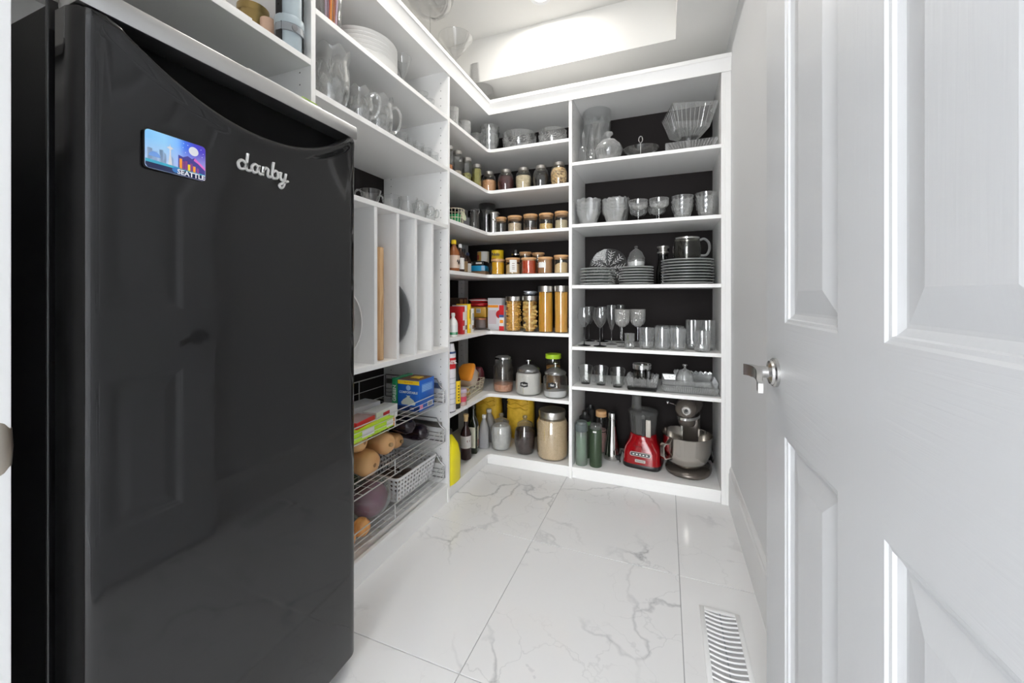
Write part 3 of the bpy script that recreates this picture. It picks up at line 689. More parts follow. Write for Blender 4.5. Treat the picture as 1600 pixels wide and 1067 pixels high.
MB().lathe([(0,0),(.045,0),(.045,.006),(.02,.015),(.012,.03),(.012,.085),(.018,.10),(0,.10)], 8).build('pedestal', CRYS, t, smooth=20)
def sq(w, zz): return [(w*sx, w*sy, zz) for sx, sy in ((-1,-1),(1,-1),(1,1),(-1,1))]
Ls = [sq(.045,.10), sq(.085,.13), sq(.122,.255), sq(.118,.255), sq(.081,.134), sq(.042,.106)]
V = [q for l in Ls for q in l]; Fc = [(4*k+i, 4*k+(i+1) % 4, 4*k+4+(i+1) % 4, 4*k+4+i) for k in range(5) for i in range(4)] + [(0,1,2,3), (20,21,22,23)]
MB().add(V, Fc).build('bowl', CRYS, t, smooth=0)
mb = MB()
for s in range(4):
    M = Matrix.Rotation(s*PI/2, 4, 'Z')
    for i in range(9):
        q = -.9+1.8*i/8; mb.tube([(q*.045, -.0465, .102), (q*.085, -.0865, .131), (q*.115, -.120, .245)], .0022, 4, M=M)
mb.build('ribs', CRYSD, t, smooth=0)

# second shelf: scalloped bowls, coupes, cut bowls
z = R[1]
for (u0, u1, vt, n_, lb, gp) in ((900, 939, 309, 4, 'scalloped crystal dessert bowl in the stack beside the shelf divider', 'scalloped bowls beside the divider'), (940.5, 979, 308, 4, 'scalloped crystal dessert bowl in the stack beside the coupe glasses', 'scalloped bowls beside the coupes')):
    x, y, r, h = fit(u0, u1, vt, z, Y=2.44); hb = h*.58
    base = None
    for k in range(n_):
        if base is None: base = t = bowl(r, hb, lb, gp, m=CRYSD, scal=12, fl=12, foot=.58, name='dessert_bowl', straight=True)
        else: t = dup(base, (0,0,0))
        put(t, x, y, z + k*(h-hb)/(n_-1)*1.0); t['label'] = lb.replace(' in the', ', '+nth(k, n_)+' in the', 1)
x, y, r, h = fit(900, 935, 312, z, Y=2.62); t = bowl(r, h, 'scalloped crystal bowl at the back behind the stacked dessert bowls', m=CRYSD, scal=12, fl=12, foot=.62); put(t, atY(965, 2.62), 2.62, z)
base = None
for u0, u1, vt, yy in ((982, 1012.5, 307, 2.42), (1013, 1046, 303, 2.42), (984, 1011, 322, 2.60), (1012, 1040, 321, 2.60)):
    x, y, r, h = fit(u0, u1, vt, z, Y=yy); h = min(h, .125)
    back = yy > 2.5
    if base is None: base = t = stemware(r, h, h*.46, 'crystal coupe glass standing at the front of its shelf', 'coupe glasses in the front', CRYS, shape='coupe', rb=.03, cut=True, name='coupe_glass')
    else: t = dup(base, (0,0,0), label='crystal coupe glass standing behind the two front coupes' if back else 'crystal coupe glass standing at the front of its shelf', group='coupe glasses behind' if back else None)
    put(t, x, y, z); t['label'] += ', on the scalloped bowls side' if u0 < 1000 else ', on the cut bowls side'
for u0, u1, vt, lb, gp in ((1050, 1086, 303, 'cut crystal bowl in the stack next to the coupe glasses', 'cut bowls next to the coupes'), (1087.5, 1123, 298, 'cut crystal bowl in the stack against the end panel', 'cut bowls against the end panel')):
    x, y, r, h = fit(u0, u1, vt, z, Y=2.46); hb = h*.62; base = None
    for k in range(3):
        if base is None:
            base = t = bowl(r, hb, lb, gp, m=CRYS, foot=.56, straight=True); facets(t, r*.66, r*.95, hb*.2, hb*.88, 14, rows=2, proud=.0016)
        else: t = dup(base, (0,0,0))
        put(t, x-.006, y, z + k*(h-hb)/2); t['label'] = lb.replace(' in the', ', '+nth(k, 3)+' in the', 1)

# third shelf: plates, sugar dish, carafe, pitcher
z = R[2]
def stack(u0, u1, vt, vb, n_, Y, lb, gp, m=GLASS):
    x, y, r, h = fit(u0, u1, vt, z, Y=Y); st_ = (h-.012)/(n_-1); base = None
    for k in range(n_):
        if base is None: base = t = plate(r, lb, gp, m, h=.012)
        else: t = dup(base, (0,0,0))
        put(t, x, y, z+k*st_, k*.07); t['label'] = lb.replace(' in the', ', '+nth(k, n_)+' in the', 1)
    return x, y, r, z+h
PLG = glass_mat('plate_glass', (.90,.93,.92), 1.5, .05, .08, 0, 1, 1.8)
stack(907, 961, 418, 0, 6, 2.47, 'clear glass plate in the stack before the standing platter', 'glass plates before the platter', PLG)
sx_, sy_, sr_, sz_ = stack(967, 1021, 415.5, 0, 7, 2.47, 'clear glass plate in the stack under the sugar bowl', 'glass plates under the sugar bowl', PLG)
bx_, by_, br_, bz_ = stack(1032, 1115, 403, 0, 9, 2.52, 'wide clear glass plate in the tall stack under the pitcher', 'wide glass plates under the pitcher', PLG)
t = thing('glass_platter', 'round leaf patterned glass platter standing on edge against the dark back', 'platter', (atY(951, 2.72), 2.715, z))
rp_ = .128; M = Matrix.Translation((0,0,rp_*.985)) @ Matrix.Rotation(math.radians(-80), 4, 'X') @ Matrix.Rotation(PI, 4, 'X') if 0 else Matrix.Translation((0,0,rp_*.99)) @ Matrix.Rotation(math.radians(82), 4, 'X')
MB().lathe([(0,0),(rp_*.7,0),(rp_,.010),(rp_*.98,.013),(rp_*.68,.004),(0,.004)], 48, M=M).build('body', glass_mat('platter_glass', (.80,.80,.80), 1.5, .05, .05, 0, 1, .5), t)
mb = MB()
for i in range(9):
    a = 2*PI*i/9
    mb.tube([(q*rp_*math.cos(a), q*rp_*math.sin(a), .006+.004*max(0,q-.7)*3) for q in (.12,.5,.9)], .0018, 4, M=M)
    for q in (.3,.45,.6,.75):
        for s in (-1, 1): mb.tube([(q*rp_*math.cos(a), q*rp_*math.sin(a), .006), ((q+.13)*rp_*math.cos(a+s*.22), (q+.13)*rp_*math.sin(a+s*.22), .007+.004*max(0,q-.6)*3)], .0022, 4, M=M)
mb.build('leaf_relief', mat('relief_glass_white', (.75,.75,.75), .2), t, smooth=0)
t = thing('sugar_bowl', 'small lidded glass sugar bowl with white sugar on a plate stack', 'sugar bowl', (sx_, sy_, sz_+.002)); r = .052
MB().lathe(cup_prof([(r*.8,0),(r*.95,.006),(r,.03),(r*.96,.045)], .002, .004), 32, mod=flute(14,.015)).build('body', CRYS, t)
MB().lathe([(0,.0045),(r*.88,.0045),(r*.93,.028),(r*.3,.034),(0,.033)], 24).build('sugar', mat('sugar_white', (.85,.85,.84), .7), t)
MB().lathe([(r*.98,.046),(r*.96,.052),(r*.7,.085),(r*.25,.105),(r*.1,.108),(r*.2,.116),(r*.12,.124),(0,.126)], 32, mod=flute(14,.015)).build('lid', CRYS, t)
x, y, r, h = fit(1025, 1047, 384, z, Y=2.66); t = thing('carafe', 'slim smoky glass carafe with a metal stopper behind the plates', 'carafe', (x, y, z))
MB().lathe(cup_prof([(r*.98,0),(r,.006),(r*.97,h*.35),(r*.72,h*.62),(r*.70,h*.80)], .0025, .005), 28).build('body', SMOKE, t)
MB().lathe([(r*.5,h*.78),(r*.5,h*.82),(r*.85,h*.83),(r*.85,h*.86),(r*.62,h*.88),(r*.62,h*.95),(r*.88,h*.96),(r*.88,h),(0,h)], 28).build('stopper', STEEL, t)
t = thing('glass_pitcher', 'clear glass pitcher with a loop handle on the tall plate stack', 'pitcher', (atY(1073, by_), by_, bz_+.002)); h = zat(371, atY(1073,by_), by_-.05)-bz_; r = .077
MB().lathe(cup_prof([(r*.9,0),(r*.95,.005),(r,h*.5),(r*.88,h)], .0025, .005), 36).build('body', glass_mat('pitcher_glass', (.80,.80,.78)), t)
MB().lathe([(r*.885,h*.93),(r*.90,h*.93),(r*.895,h*1.01),(r*.88,h*1.01)], 36).build('rim', CHROME, t)
MB().tube(sm([(r*.9,0,h*.88),(r*1.2,0,h*.93),(r*1.5,0,h*.75),(r*1.55,0,h*.45),(r*1.35,0,h*.2),(r*.97,0,h*.18)]), .007, 10).build('handle', glass_mat('handle_glass', (.75,.75,.74), 1.5, .04, .35), t)

# fourth shelf: stemware and tumblers
z = R[3]
BST = mat('black_stem', (.008,.008,.009), .15)
base = None
for u0, u1, vt, vb, fr_ in ((902, 923.5, 478, 538, 1), (926, 949, 478.5, 540, 1), (912, 929, 477.5, 532, 0), (934, 949, 480, 531, 0)):
    uc = (u0+u1)/2; x, y = ground(uc, vb-4 if fr_ else vb-4, z); y = 2.41 if fr_ else 2.67; x = atY(uc, y)
    if base is None:
        f_ = fwd(x, y); base = t = stemware(.042, .232, .122, 'wine glass with a black stem and foot at the shelf front', 'black stemmed wine glasses in front', GLASS, BST, .040, shape='wine')
    else: t = dup(base, (0,0,0), label=None if fr_ else 'wine glass with a black stem behind the two front ones', group=None if fr_ else 'black stemmed wine glasses behind')
    put(t, x, y, z); t['label'] = ('wine glass with a black stem at the shelf front, ' if fr_ else 'wine glass with a black stem behind the front ones, ') + ('nearer the divider' if uc < 925 else 'nearer the flutes')
base = None
for uc, yy, lb in ((955.5, 2.53, 'slim champagne flute beside the black stemmed glasses'), (970, 2.64, 'slim champagne flute standing behind the cut goblets')):
    if base is None: base = t = stemware(.030, .245, .160, lb, None, GLASS, shape='flute', rb=.034, name='champagne_flute')
    else: t = dup(base, (0,0,0), label=lb)
    put(t, atY(uc, yy), yy, z)
base = None
CREAMC = glass_mat('cut_goblet', (.88,.87,.85), 1.55, .05, .22, .8, 80, 1.6)
for uc, yy, lb in ((972, 2.435, 'cut crystal goblet next to the champagne flute'), (996.5, 2.475, 'cut crystal goblet with a warm tinted pattern before the tumblers')):
    if base is None: base = t = stemware(.045, .222, .105, lb, None, CREAMC, GLASS, .030, name='crystal_goblet', shape='goblet', cut=True)
    else: t = dup(base, (0,0,0), label=lb)
    put(t, atY(uc, yy), yy, z)
x, y, r, h = fit(973.5, 994, 522, z, Y=2.37); t = tumbler(.030, .086, 'small fluted shot tumbler between the goblet stems', fl=flute(12,.03), m=CRYS, name='shot_glass'); put(t, atY(983.5, 2.375), 2.375, z)
base = None
for row, yy, lb, gp in ((0, 2.405, 'cut crystal whisky tumbler in the front row of three', 'whisky tumblers in front'), (1, 2.51, 'cut crystal whisky tumbler directly behind the front row', 'whisky tumblers behind'), (2, 2.62, 'cut crystal whisky tumbler at the back near the dark panel', 'whisky tumblers at the back')):
    for uc in ((1010, 1034.5, 1059) if row == 0 else (1034.5, 1059)):
        if base is None:
            base = t = tumbler(.0435, .120, lb, gp, m=CRYS, taper=.9)
        else: t = dup(base, (0,0,0), label=lb, group=gp)
        x0_ = atY(uc, 2.395); put(t, x0_, yy-.01, z); t['label'] = lb + (', next to the goblets' if uc < 1020 else ', next to the highball glasses' if uc > 1050 else ', second from the highballs')
base = None
for uc, yy, lb in ((1083.5, 2.48, 'tall ribbed crystal highball glass beside the whisky tumblers'), (1106, 2.48, 'tall ribbed crystal highball glass against the end panel')):
    if base is None: base = t = tumbler(.0395, .165, lb, None, m=CRYS, fl=flute(16,.025), taper=.9, name='highball_glass', n=64)
    else: t = dup(base, (0,0,0), label=lb)
    put(t, atY(uc, yy), yy, z)
t = tumbler(.043, .112, 'cut crystal tumbler alone in front of the highball glasses', None, m=CRYS, taper=.9); put(t, atY(1097, 2.385), 2.385, z)

# fifth shelf
z = R[4]
def square_cup(label, w=.043, h=.10):
    t = thing('square_cup', label, 'glass', (0,0,0))
    def ring(s, zz, k, lift=0):
        return [(s*math.copysign(abs(math.cos(a))**k, math.cos(a)), s*math.copysign(abs(math.sin(a))**k, math.sin(a)), zz+lift*math.sin(a)) for a in [2*PI*i/32 for i in range(32)]]
    Ls = [ring(w*.62,0,.55), ring(w*.70,.012,.5), ring(w*.9,h*.55,.6), ring(w*1.05,h*.95,.75,h*.12), ring(w*1.0,h*.95,.75,h*.12), ring(w*.64,.016,.5)]
    V = [q for l in Ls for q in l]; n = 32
    MB().add(V, [(k*n+i, k*n+(i+1) % n, (k+1)*n+(i+1) % n, (k+1)*n+i) for k in range(5) for i in range(n)] + [tuple(range(n)), tuple(range(5*n, 6*n))]).build('body', GLASSJ, t, smooth=40)
    mb = MB()
    for s in range(4):
        M = Matrix.Rotation(s*PI/2, 4, 'Z')
        for q in (-.4, 0, .4): mb.add([(q*w-.008, -w*.80, .016), (q*w, -w*.86, .034), (q*w+.008, -w*.80, .016), (q*w, -w*.80-.005, .020)], [(0,1,3),(1,2,3),(2,0,3)], M)
    mb.build('cut_pattern', CRYSD, t, smooth=0)
    MB().lathe([(0,.001),(w*.6,.001),(w*.6,.0105),(0,.0105)], 24).build('thick_base', SMOKE, t)
    return t
b0 = square_cup('square footed glass cup with a flared lip beside the divider', .043, .105); put(b0, atY(915, 2.44), 2.44, z, .15)
for uc, yy, lb in ((939, 2.44, 'square footed glass cup with a flared lip, middle of three'), (965, 2.42, 'square footed glass cup with a flared lip next to the scalloped dish')):
    put(dup(b0, (0,0,0), label=lb), atY(uc, yy), yy, z, .1)
t = rect_dish(.082, .082, .014, 'smoky square coaster tray under the scalloped dish', m=SMOKE, fl=1.05, ribs=0); put(t, atY(1004, 2.44), 2.44, z)
t = rect_dish(.088, .085, .055, 'square crystal dish with a scalloped edge holding a small teapot', m=CRYS, fl=1.2, ribs=12, wave=.006, name='scalloped_dish', cat='dish'); put(t, atY(1004, 2.44), 2.44, z+.0165)
t = thing('glass_teapot', 'small glass teapot with a chrome rim and black handle', 'teapot', (atY(1003, 2.45), 2.45, z+.0255))
MB().lathe(cup_prof([(.046,0),(.050,.005),(.053,.05),(.050,.095)], .0025, .004), 32).build('body', glass_mat('teapot_glass', (.72,.72,.71)), t)
MB().lathe([(.0515,.088),(.055,.088),(.056,.112),(.053,.115),(.049,.113),(.049,.09)], 32).build('rim_band', CHROME, t)
MB().box(.030,.048,-.075,-.052,.0,.088, bev=.003).build('handle', BLACK, t)
t = rect_dish(.146, .105, .040, 'oblong pressed glass tray, bottom one of its stack', m=CRYS, fl=1.1, ribs=26); put(t, atY(1076, 2.475), 2.475, z)
t = rect_dish(.146, .105, .040, 'oblong pressed glass tray, upper one holding the butter dish', m=CRYS, fl=1.1, ribs=0); put(t, atY(1076, 2.475), 2.475, z+.030)
t = thing('butter_dish', 'small domed glass butter dish with a knob in the upper tray', 'butter dish', (atY(1070, 2.45), 2.45, z+.040))
MB().lathe([(.050,0),(.052,.004),(.048,.012),(.044,.05),(.030,.078),(.010,.086),(.006,.090),(.006,.10),(.013,.106),(.012,.112),(0,.113)], 32, mod=flute(16,.02)).build('dome', CRYSD, t)
MB().lathe([(0,0),(.056,0),(.058,.003),(0,.003)], 32).build('saucer', GLASS, t)
t = rect_dish(.108, .035, .045, 'long crystal relish dish with a wavy edge behind the trays', m=CRYSD, fl=1.15, ribs=0, wave=.006, name='wavy_dish', cat='dish'); put(t, atY(1083, 2.65), 2.65, z, -.14); t.location.z = z + .03 + LIFT
MB().box(-.09,.09,-.02,.02,-.03,.0).build('foot', GLASSJ, t, smooth=0)
# ------------------------------------------------------------ appliances and bottles on the bottom shelf of the glassware unit
z = R[5]
t = thing('food_processor', 'red food processor with a clear bowl and black base', 'food processor', (*ground(1005, 724, z), z), -.12)
def rsec(w, d, zz, k=.45, n=32):
    return [(w*math.copysign(abs(math.cos(a))**k, math.cos(a)), d*math.copysign(abs(math.sin(a))**k, math.sin(a)), zz) for a in [2*PI*i/n for i in range(n)]]
def loft(loops, caps=True, M=None):
    n = len(loops[0]); V = [q for l in loops for q in l]
    F_ = [(k*n+i, k*n+(i+1) % n, (k+1)*n+(i+1) % n, (k+1)*n+i) for k in range(len(loops)-1) for i in range(n)]
    if caps: F_ += [tuple(reversed(range(n))), tuple(range((len(loops)-1)*n, len(loops)*n))]
    return MB().add(V, F_, M)
loft([rsec(.108,.098,0), rsec(.112,.102,.006), rsec(.112,.102,.022), rsec(.110,.100,.026)]).build('base', BLACK, t, smooth=40)
bd = loft([rsec(.110,.100,.0265), rsec(.108,.098,.05), rsec(.106,.095,.09), rsec(.102,.09,.115,.55), rsec(.088,.082,.142,.7), rsec(.080,.079,.165,.9), rsec(.079,.079,.185,1), rsec(.074,.074,.192,1)]).build('body', REDG, t, smooth=50)
Mf = frame((0,-.0975,.088), (1,0,0), (0,0.06,1))
pn = MB().prism(rrect(.060,.012,.010), 0, .004, M=Mf).build('control_panel', STEEL, t); MB().prism(rrect(.056,.009,.008), .004, .0048, M=Mf).build('dark_strip', mat('panel_dark', (.05,.05,.055), .4), pn)
for i in range(5): MB().prism(rrect(.005,.0035,.0015,2), .0048, .0062, M=Mf @ Matrix.Translation((-.038+.019*i,0,0))).build('button', PAPER, pn)
Mb = frame((0,-.1005,.050), (1,0,0), (0,.02,1))
pn = MB().prism(rrect(.030,.0085,.004), 0, .003, M=Mb).build('name_badge', STEEL, t); text('KitchenAid', .0095, Mb @ Matrix.Translation((0,0,.0032)), BLACK, pn, ext=.0002)
MB().box(-.035,.010,-.089,-.080,.128,.1315).box(.006,.010,-.092,-.082,.115,.1315).build('latch', mat('dark_red_trim', (.16,.003,.005), .3), t, smooth=0)
FPB = glass_mat('smoky_plastic_bowl', (.62,.62,.61), 1.45, .05, .10, 0, 1, 1.2)
MB().lathe(cup_prof([(.070,.193),(.074,.196),(.080,.26),(.084,.31)], .003, .199), 40).build('bowl', FPB, t)
lid = MB().lathe([(.086,.308),(.088,.311),(.088,.320),(.080,.331),(.045,.338),(0,.338)], 40).build('lid', FPB, t)
loft([rsec(.030,.022,.338,.8), rsec(.028,.020,.40,.8), rsec(.028,.020,.418,.8)], caps=False, M=Matrix.Translation((-.038,-.01,0))).build('feed_tube', FPB, lid, smooth=50)
MB().box(-.014,.014,-.006,.006,.197,.298, M=Matrix.Translation((.045,-.094,0)), bev=.004).build('handle', mat('pale_plastic', (.50,.47,.42), .4), t)
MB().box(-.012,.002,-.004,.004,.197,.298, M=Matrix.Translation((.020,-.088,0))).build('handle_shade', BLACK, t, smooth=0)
MB().lathe([(0,.20),(.014,.20),(.011,.24),(.009,.29),(0,.30)], 16).build('blade_hub', mat('hub_plastic', (.45,.45,.45), .4), t)
MB().tube([(-.105,.0,.03),(-.125,-.03,.07),(-.122,-.05,.055),(-.130,-.06,.03),(-.124,-.075,.012),(-.132,-.08,.05),(-.126,-.06,.075)], .0035, 6).box(-.140,-.122,-.098,-.082,.03,.055).build('power_cord', BLACK, t)

# stand mixer
MX = mat('pewter_enamel', (.13,.112,.098), .25, .5); 
t = thing('stand_mixer', 'pewter stand mixer with a large steel bowl', 'stand mixer', (ground(1077, 735, z)[0]-.004, ground(1077, 735, z)[1]+.02, z), -.22)
loft([rsec(.118,.150,0,.85), rsec(.124,.156,.006,.85), rsec(.124,.156,.020,.85), rsec(.110,.142,.032,.85), rsec(.06,.09,.036,.9)]).build('base', MX, t, smooth=50)
MB().box(-.05,.05,.055,.12,.03,.34, bev=.02).build('column', MX, t)
hdp = [(.02,.150),(.052,.146),(.064,.12),(.068,.06),(.066,0),(.060,-.07),(.052,-.115),(.036,-.128),(.0,-.130)]
hz = .375
V = []; 
loops = []
for rr, yy in hdp: loops.append([((max(rr,.001))*math.cos(a), yy, hz + max(rr,.001)*.92*math.sin(a)) for a in [2*PI*i/28 for i in range(28)]])
hd_ = loft(loops).build('motor_head', MX, t, smooth=50)
Mh = frame((.012,-.127,hz+.004), (1,0,0), (0,0,1))
MB().lathe([(0,-.004),(.026,-.004),(.026,.006),(.022,.010),(.016,.010),(.013,.004),(0,.004)], 24, M=Mh).build('attachment_hub', STEEL, hd_)
MB().lathe([(0,.0045),(.010,.0045),(.010,.008),(0,.009)], 16, M=Mh).build('hub_opening', BLACK, hd_)
lp = lambda k, zz: [((.066*k)*math.cos(a), -.02+(.112*k)*math.sin(a), zz) for a in [2*PI*i/28 for i in range(28)]]
loft([lp(.98,hz-.040), lp(1.0,hz-.042), lp(1.0,hz-.055), lp(.97,hz-.057)]).build('trim_band', CHROME, t, smooth=40)
MB().lathe([(0,hz-.098),(.040,hz-.098),(.048,hz-.085),(.050,hz-.056),(0,hz-.056)], 24, M=Matrix.Translation((0,-.055,0))).build('planetary', MX, t)
MB().lathe([(0,hz-.13),(.008,hz-.13),(.008,hz-.097),(0,hz-.097)], 12, M=Matrix.Translation((-.022,-.075,0))).build('beater_shaft', STEEL, t)
MB().tube([(-.062,-.02,hz),(-.10,-.035,hz+.010)], .0035, 6).ball((-.108,-.038,hz+.012), .010, n=10, m=6).build('lift_lever', CHROME, t)
BM = Matrix.Translation((0,-.055,.037))
sb = mat('bowl_steel', (.56,.53,.49), .16, 1)
bw = MB().lathe([(0,0),(.055,0),(.062,.003),(.105,.035),(.128,.10),(.135,.185),(.139,.190),(.135,.192),(.131,.186),(.124,.10),(.101,.038),(.055,.006),(0,.006)], 48, M=BM).build('mixing_bowl', sb, t)
Mr = Matrix.Rotation(-1.10, 4, 'Z')
hp = [(.130,.150),(.160,.153),(.172,.140),(.170,.075),(.160,.060),(.112,.063)]
V = []; Fc = []
for i, (a, c) in enumerate(hp): V += [(a,-.014,c), (a,.014,c), (a*.96 if i not in (0,5) else a, .014, c-.008 if i < 3 else c+.006), (a*.96 if i not in (0,5) else a, -.014, c-.008 if i < 3 else c+.006)]
for i in range(5):
    for e in range(4): Fc.append((4*i+e, 4*i+(e+1) % 4, 4*i+4+(e+1) % 4, 4*i+4+e))
MB().add(V, Fc, BM @ Matrix.Rotation(-2.25, 4, 'Z')).build('handle', sb, bw, smooth=30)
MB().tube([(.06,.10,.14),(.11,.09,.11),(.125,.08,.06),(.118,.10,.03),(.10,.13,.045)], .004, 6).build('power_cord', BLACK, t)

# bottles
def bottle(name, label, u0, u1, vt, Y, parts, cat='bottle', z=z):
    x, y, r, h = fit(u0, u1, vt, z, Y=Y); t = thing(name, label, cat, (x, y, z))
    for nm, prof, m in parts: MB().lathe([(a*r, b*h) for a, b in prof], 24).build(nm, m, t)
    return t
DGR = mat('forest_green', (.030,.052,.026), .4); SAGE = glass_mat('sage_glass', (.45,.60,.48), 1.5, .05, .25)
t = bottle('water_bottle', 'clear sage green water bottle with a grey cap', 899, 918, 655, 2.40, [('body', [(0,0),(.92,0),(.95,.02),(.95,.72),(.80,.78),(0,.78)], SAGE), ('cap', [(1.0,.78),(1.05,.79),(1.05,.93),(.9,.95),(.85,1),(0,1)], mat('cap_grey', (.10,.12,.12), .4)), ('water_tint', [(0,.12),(.80,.12),(.80,.70),(0,.70)], mat('sage_sleeve', (.22,.32,.23), .5))])
t = bottle('water_bottle', 'tall dark green flask with a black spout lid', 905, 923, 640, 2.52, [('body', [(0,0),(1,0),(1,.72),(0,.72)], DGR), ('collar', [(1.02,.72),(1.02,.78),(.9,.80),(0,.80)], mat('collar_green', (.10,.22,.10), .4)), ('lid', [(.98,.80),(.98,.88),(.6,.92),(.45,.96),(.45,1),(0,1)], BLACK)])
t = bottle('water_bottle', 'forest green sleeved bottle with a clear neck', 921, 940.5, 660, 2.41, [('body', [(0,0),(.97,0),(1,.02),(1,.86),(.9,.90),(0,.90)], DGR), ('neck', [(.88,.90),(.92,.91),(.95,.97),(.9,1),(0,1)], glass_mat('neck_glass', (.7,.72,.7), 1.5, .05, .15))])
MB().box(-.010,.010,-.0395,-.037,.21,.2185).build('printed_tag', PAPER, t, smooth=0); 
t = bottle('glass_bottle', 'clear glass bottle with a wooden lid and pale pink drink', 931, 948, 639, 2.64, [('body', [(0,0),(.95,0),(1,.02),(1,.78),(.85,.84),(.85,.86)], GLASS), ('drink', [(0,.03),(.9,.03),(.9,.55),(0,.55)], mat('pink_drink', (.60,.36,.33), .4)), ('strap', [(1.01,.50),(1.03,.50),(1.03,.52),(1.01,.52)], BLACK), ('lid', [(.92,.86),(1.02,.865),(1.02,.985),(.95,1),(0,1)], BAMBOO)])
t = bottle('shaker_bottle', 'black shaker bottle with a loop lid behind the green flask', 916, 930, 630, 2.66, [('body', [(0,0),(.9,0),(1,.78),(0,.78)], BLACK), ('lid', [(1.02,.78),(1.02,.9),(.5,.93),(.4,1),(0,1)], BLACK)])
x, y, r, h = fit(943, 970, 639, z, Y=2.56); t = thing('thermal_carafe', 'conical polished steel thermal carafe beside the red processor', 'carafe', (x, y, z), 1.2)
MB().lathe([(0,0),(r*.98,0),(r,.006),(r*.97,.03),(r*.42,h*.80),(r*.40,h*.84),(0,h*.84)], 36).build('body', mat('polished_steel', (.66,.65,.63), .08, 1), t)
MB().lathe([(r*.43,h*.84),(r*.47,h*.85),(r*.47,h*.95),(r*.40,h*.97),(0,h*.98)], 24).build('lid', CHROME, t); MB().box(-.006,.006,-.016,.012,h*.97,h*1.0).build('thumb_press', BLACK, t, smooth=0)
MB().tube(sm([(r*.40,0,h*.88),(r*.85,0,h*.87),(r*.95,0,h*.7),(r*.92,0,h*.25)]), .005, 8).build('handle', CHROME, t)
# ------------------------------------------------------------ jar builder
SMK = glass_mat('storage_jar_glass', (.93,.93,.92), 1.5, .02, 0, 0, 1, 1.3)
def shape(kind, r, h):
    if kind == 'cyl': return [(r*.97,0),(r,.004),(r,h*.97),(r*.99,h)]
    if kind == 'round': return [(r*.80,0),(r*.86,.003),(r,h*.35),(r*.99,h*.62),(r*.80,h*.85),(r*.62,h*.93),(r*.60,h)]
    if kind == 'hex': return [(r*.97,0),(r,.003),(r,h*.96),(r*.9,h)]
    if kind == 'ginger': return [(r*.78,0),(r*.82,.004),(r*.97,h*.30),(r,h*.60),(r*.92,h*.84),(r*.74,h*.95),(r*.72,h)]
    if kind == 'crock': return [(r*.90,0),(r*.97,.012),(r,h*.12),(r,h*.86),(r*.90,h*.94),(r*.84,h)]
def jar(label, x, y, z, r, hb, kind, lid, lidm, fill, cont, name='jar', heap=0, n=36, glass=None):
    """glass body of height hb with a fitted lid and contents up to the level fill"""
    t = thing(name, label, 'jar', (x, y, z)); nn = 6 if kind == 'hex' else n
    op = shape(kind, r, hb); MB().lathe(cup_prof(op, .0022, .004), nn, M=Matrix.Rotation(PI/6, 4, 'Z') if kind == 'hex' else None).build('body', glass or SMK, t, smooth=30)
    if cont is not None and not callable(cont):
        ip = [(max(a-.0035,.001), max(b,.0045)) for a, b in op if b <= hb*fill] ; 
        # level of the contents on the wall
        for (a0, b0), (a1, b1) in zip(op, op[1:]):
            if b0 <= hb*fill < b1: q = (hb*fill-b0)/(b1-b0); ip.append((a0+(a1-a0)*q-.0035, hb*fill)); break
        rt = ip[-1][0]
        zm = (lambda tt, k: heap*r*math.cos(tt+.9) if k == len(ip) else 0)
        MB().lathe([(0, .0045)] + ip + [(rt*.5, hb*fill+.003), (0, hb*fill+.004)], nn, zmod=zm if heap else None, M=Matrix.Rotation(PI/6, 4, 'Z') if kind == 'hex' else None).build('contents', cont, t, smooth=40)
    rl = op[-1][0]
    if lid == 'steel':
        hl = max(.018, hb*.12); MB().lathe([(rl*1.03,hb-hl*.55),(rl*1.06,hb-hl*.5),(rl*1.06,hb+hl*.5),(rl*1.02,hb+hl*.56),(0,hb+hl*.56)], n).build('lid', lidm, t)
    elif lid == 'bamboo':
        MB().lathe([(0,hb-.012),(rl*.93,hb-.012),(rl*.93,hb+.001),(rl*1.03,hb+.001),(rl*1.03,hb+.012),(rl*1.0,hb+.013),(0,hb+.013)], n).build('lid', lidm, t)
    elif lid == 'dome':
        MB().lathe([(rl*1.04,hb+.001),(rl*1.06,hb+.004),(rl*1.06,hb+.016),(rl*.95,hb+.022),(rl*.55,hb+.038),(rl*.12,hb+.045),(0,hb+.045)], n).build('lid', lidm, t)
        MB().lathe([(rl*.10,hb+.045),(rl*.08,hb+.056),(rl*.22,hb+.064),(rl*.20,hb+.071),(0,hb+.073)], 16).build('knob', CHROME, t)
    elif lid == 'glass':
        MB().lathe([(rl*1.03,hb+.001),(rl*1.05,hb+.006),(rl*.9,hb+.016),(rl*.35,hb+.03),(rl*.18,hb+.036),(rl*.34,hb+.05),(rl*.28,hb+.06),(0,hb+.064)], n).build('lid', glass_mat('glass_lid', (.82,.83,.83), 1.5, .03, .12, 0, 1, 1.5) if 'glass_lid' not in bpy.data.materials else bpy.data.materials['glass_lid'], t)
    return t
def pieces(t, r, z0, z1, cnt, fn, m, seed=1):
    """many small pieces heaped inside a jar"""
    rd = random.Random(seed); mb = MB()
    for _ in range(cnt):
        a = rd.random()*2*PI; q = r*math.sqrt(rd.uniform(.30,1)); M = Matrix.Translation((q*math.cos(a), q*math.sin(a), rd.uniform(z0, z1))) @ Matrix.Rotation(rd.random()*6.3, 4, 'Z') @ Matrix.Rotation(rd.random()*6.3, 4, 'X')
        fn(mb, M, rd)
    return mb.build('pasta', m, t, kind='stuff', smooth=50)

def ctx(u0, u1, vt, z, Y=None, X=None): return fit(u0, u1, vt, z, Y=Y, X=X)

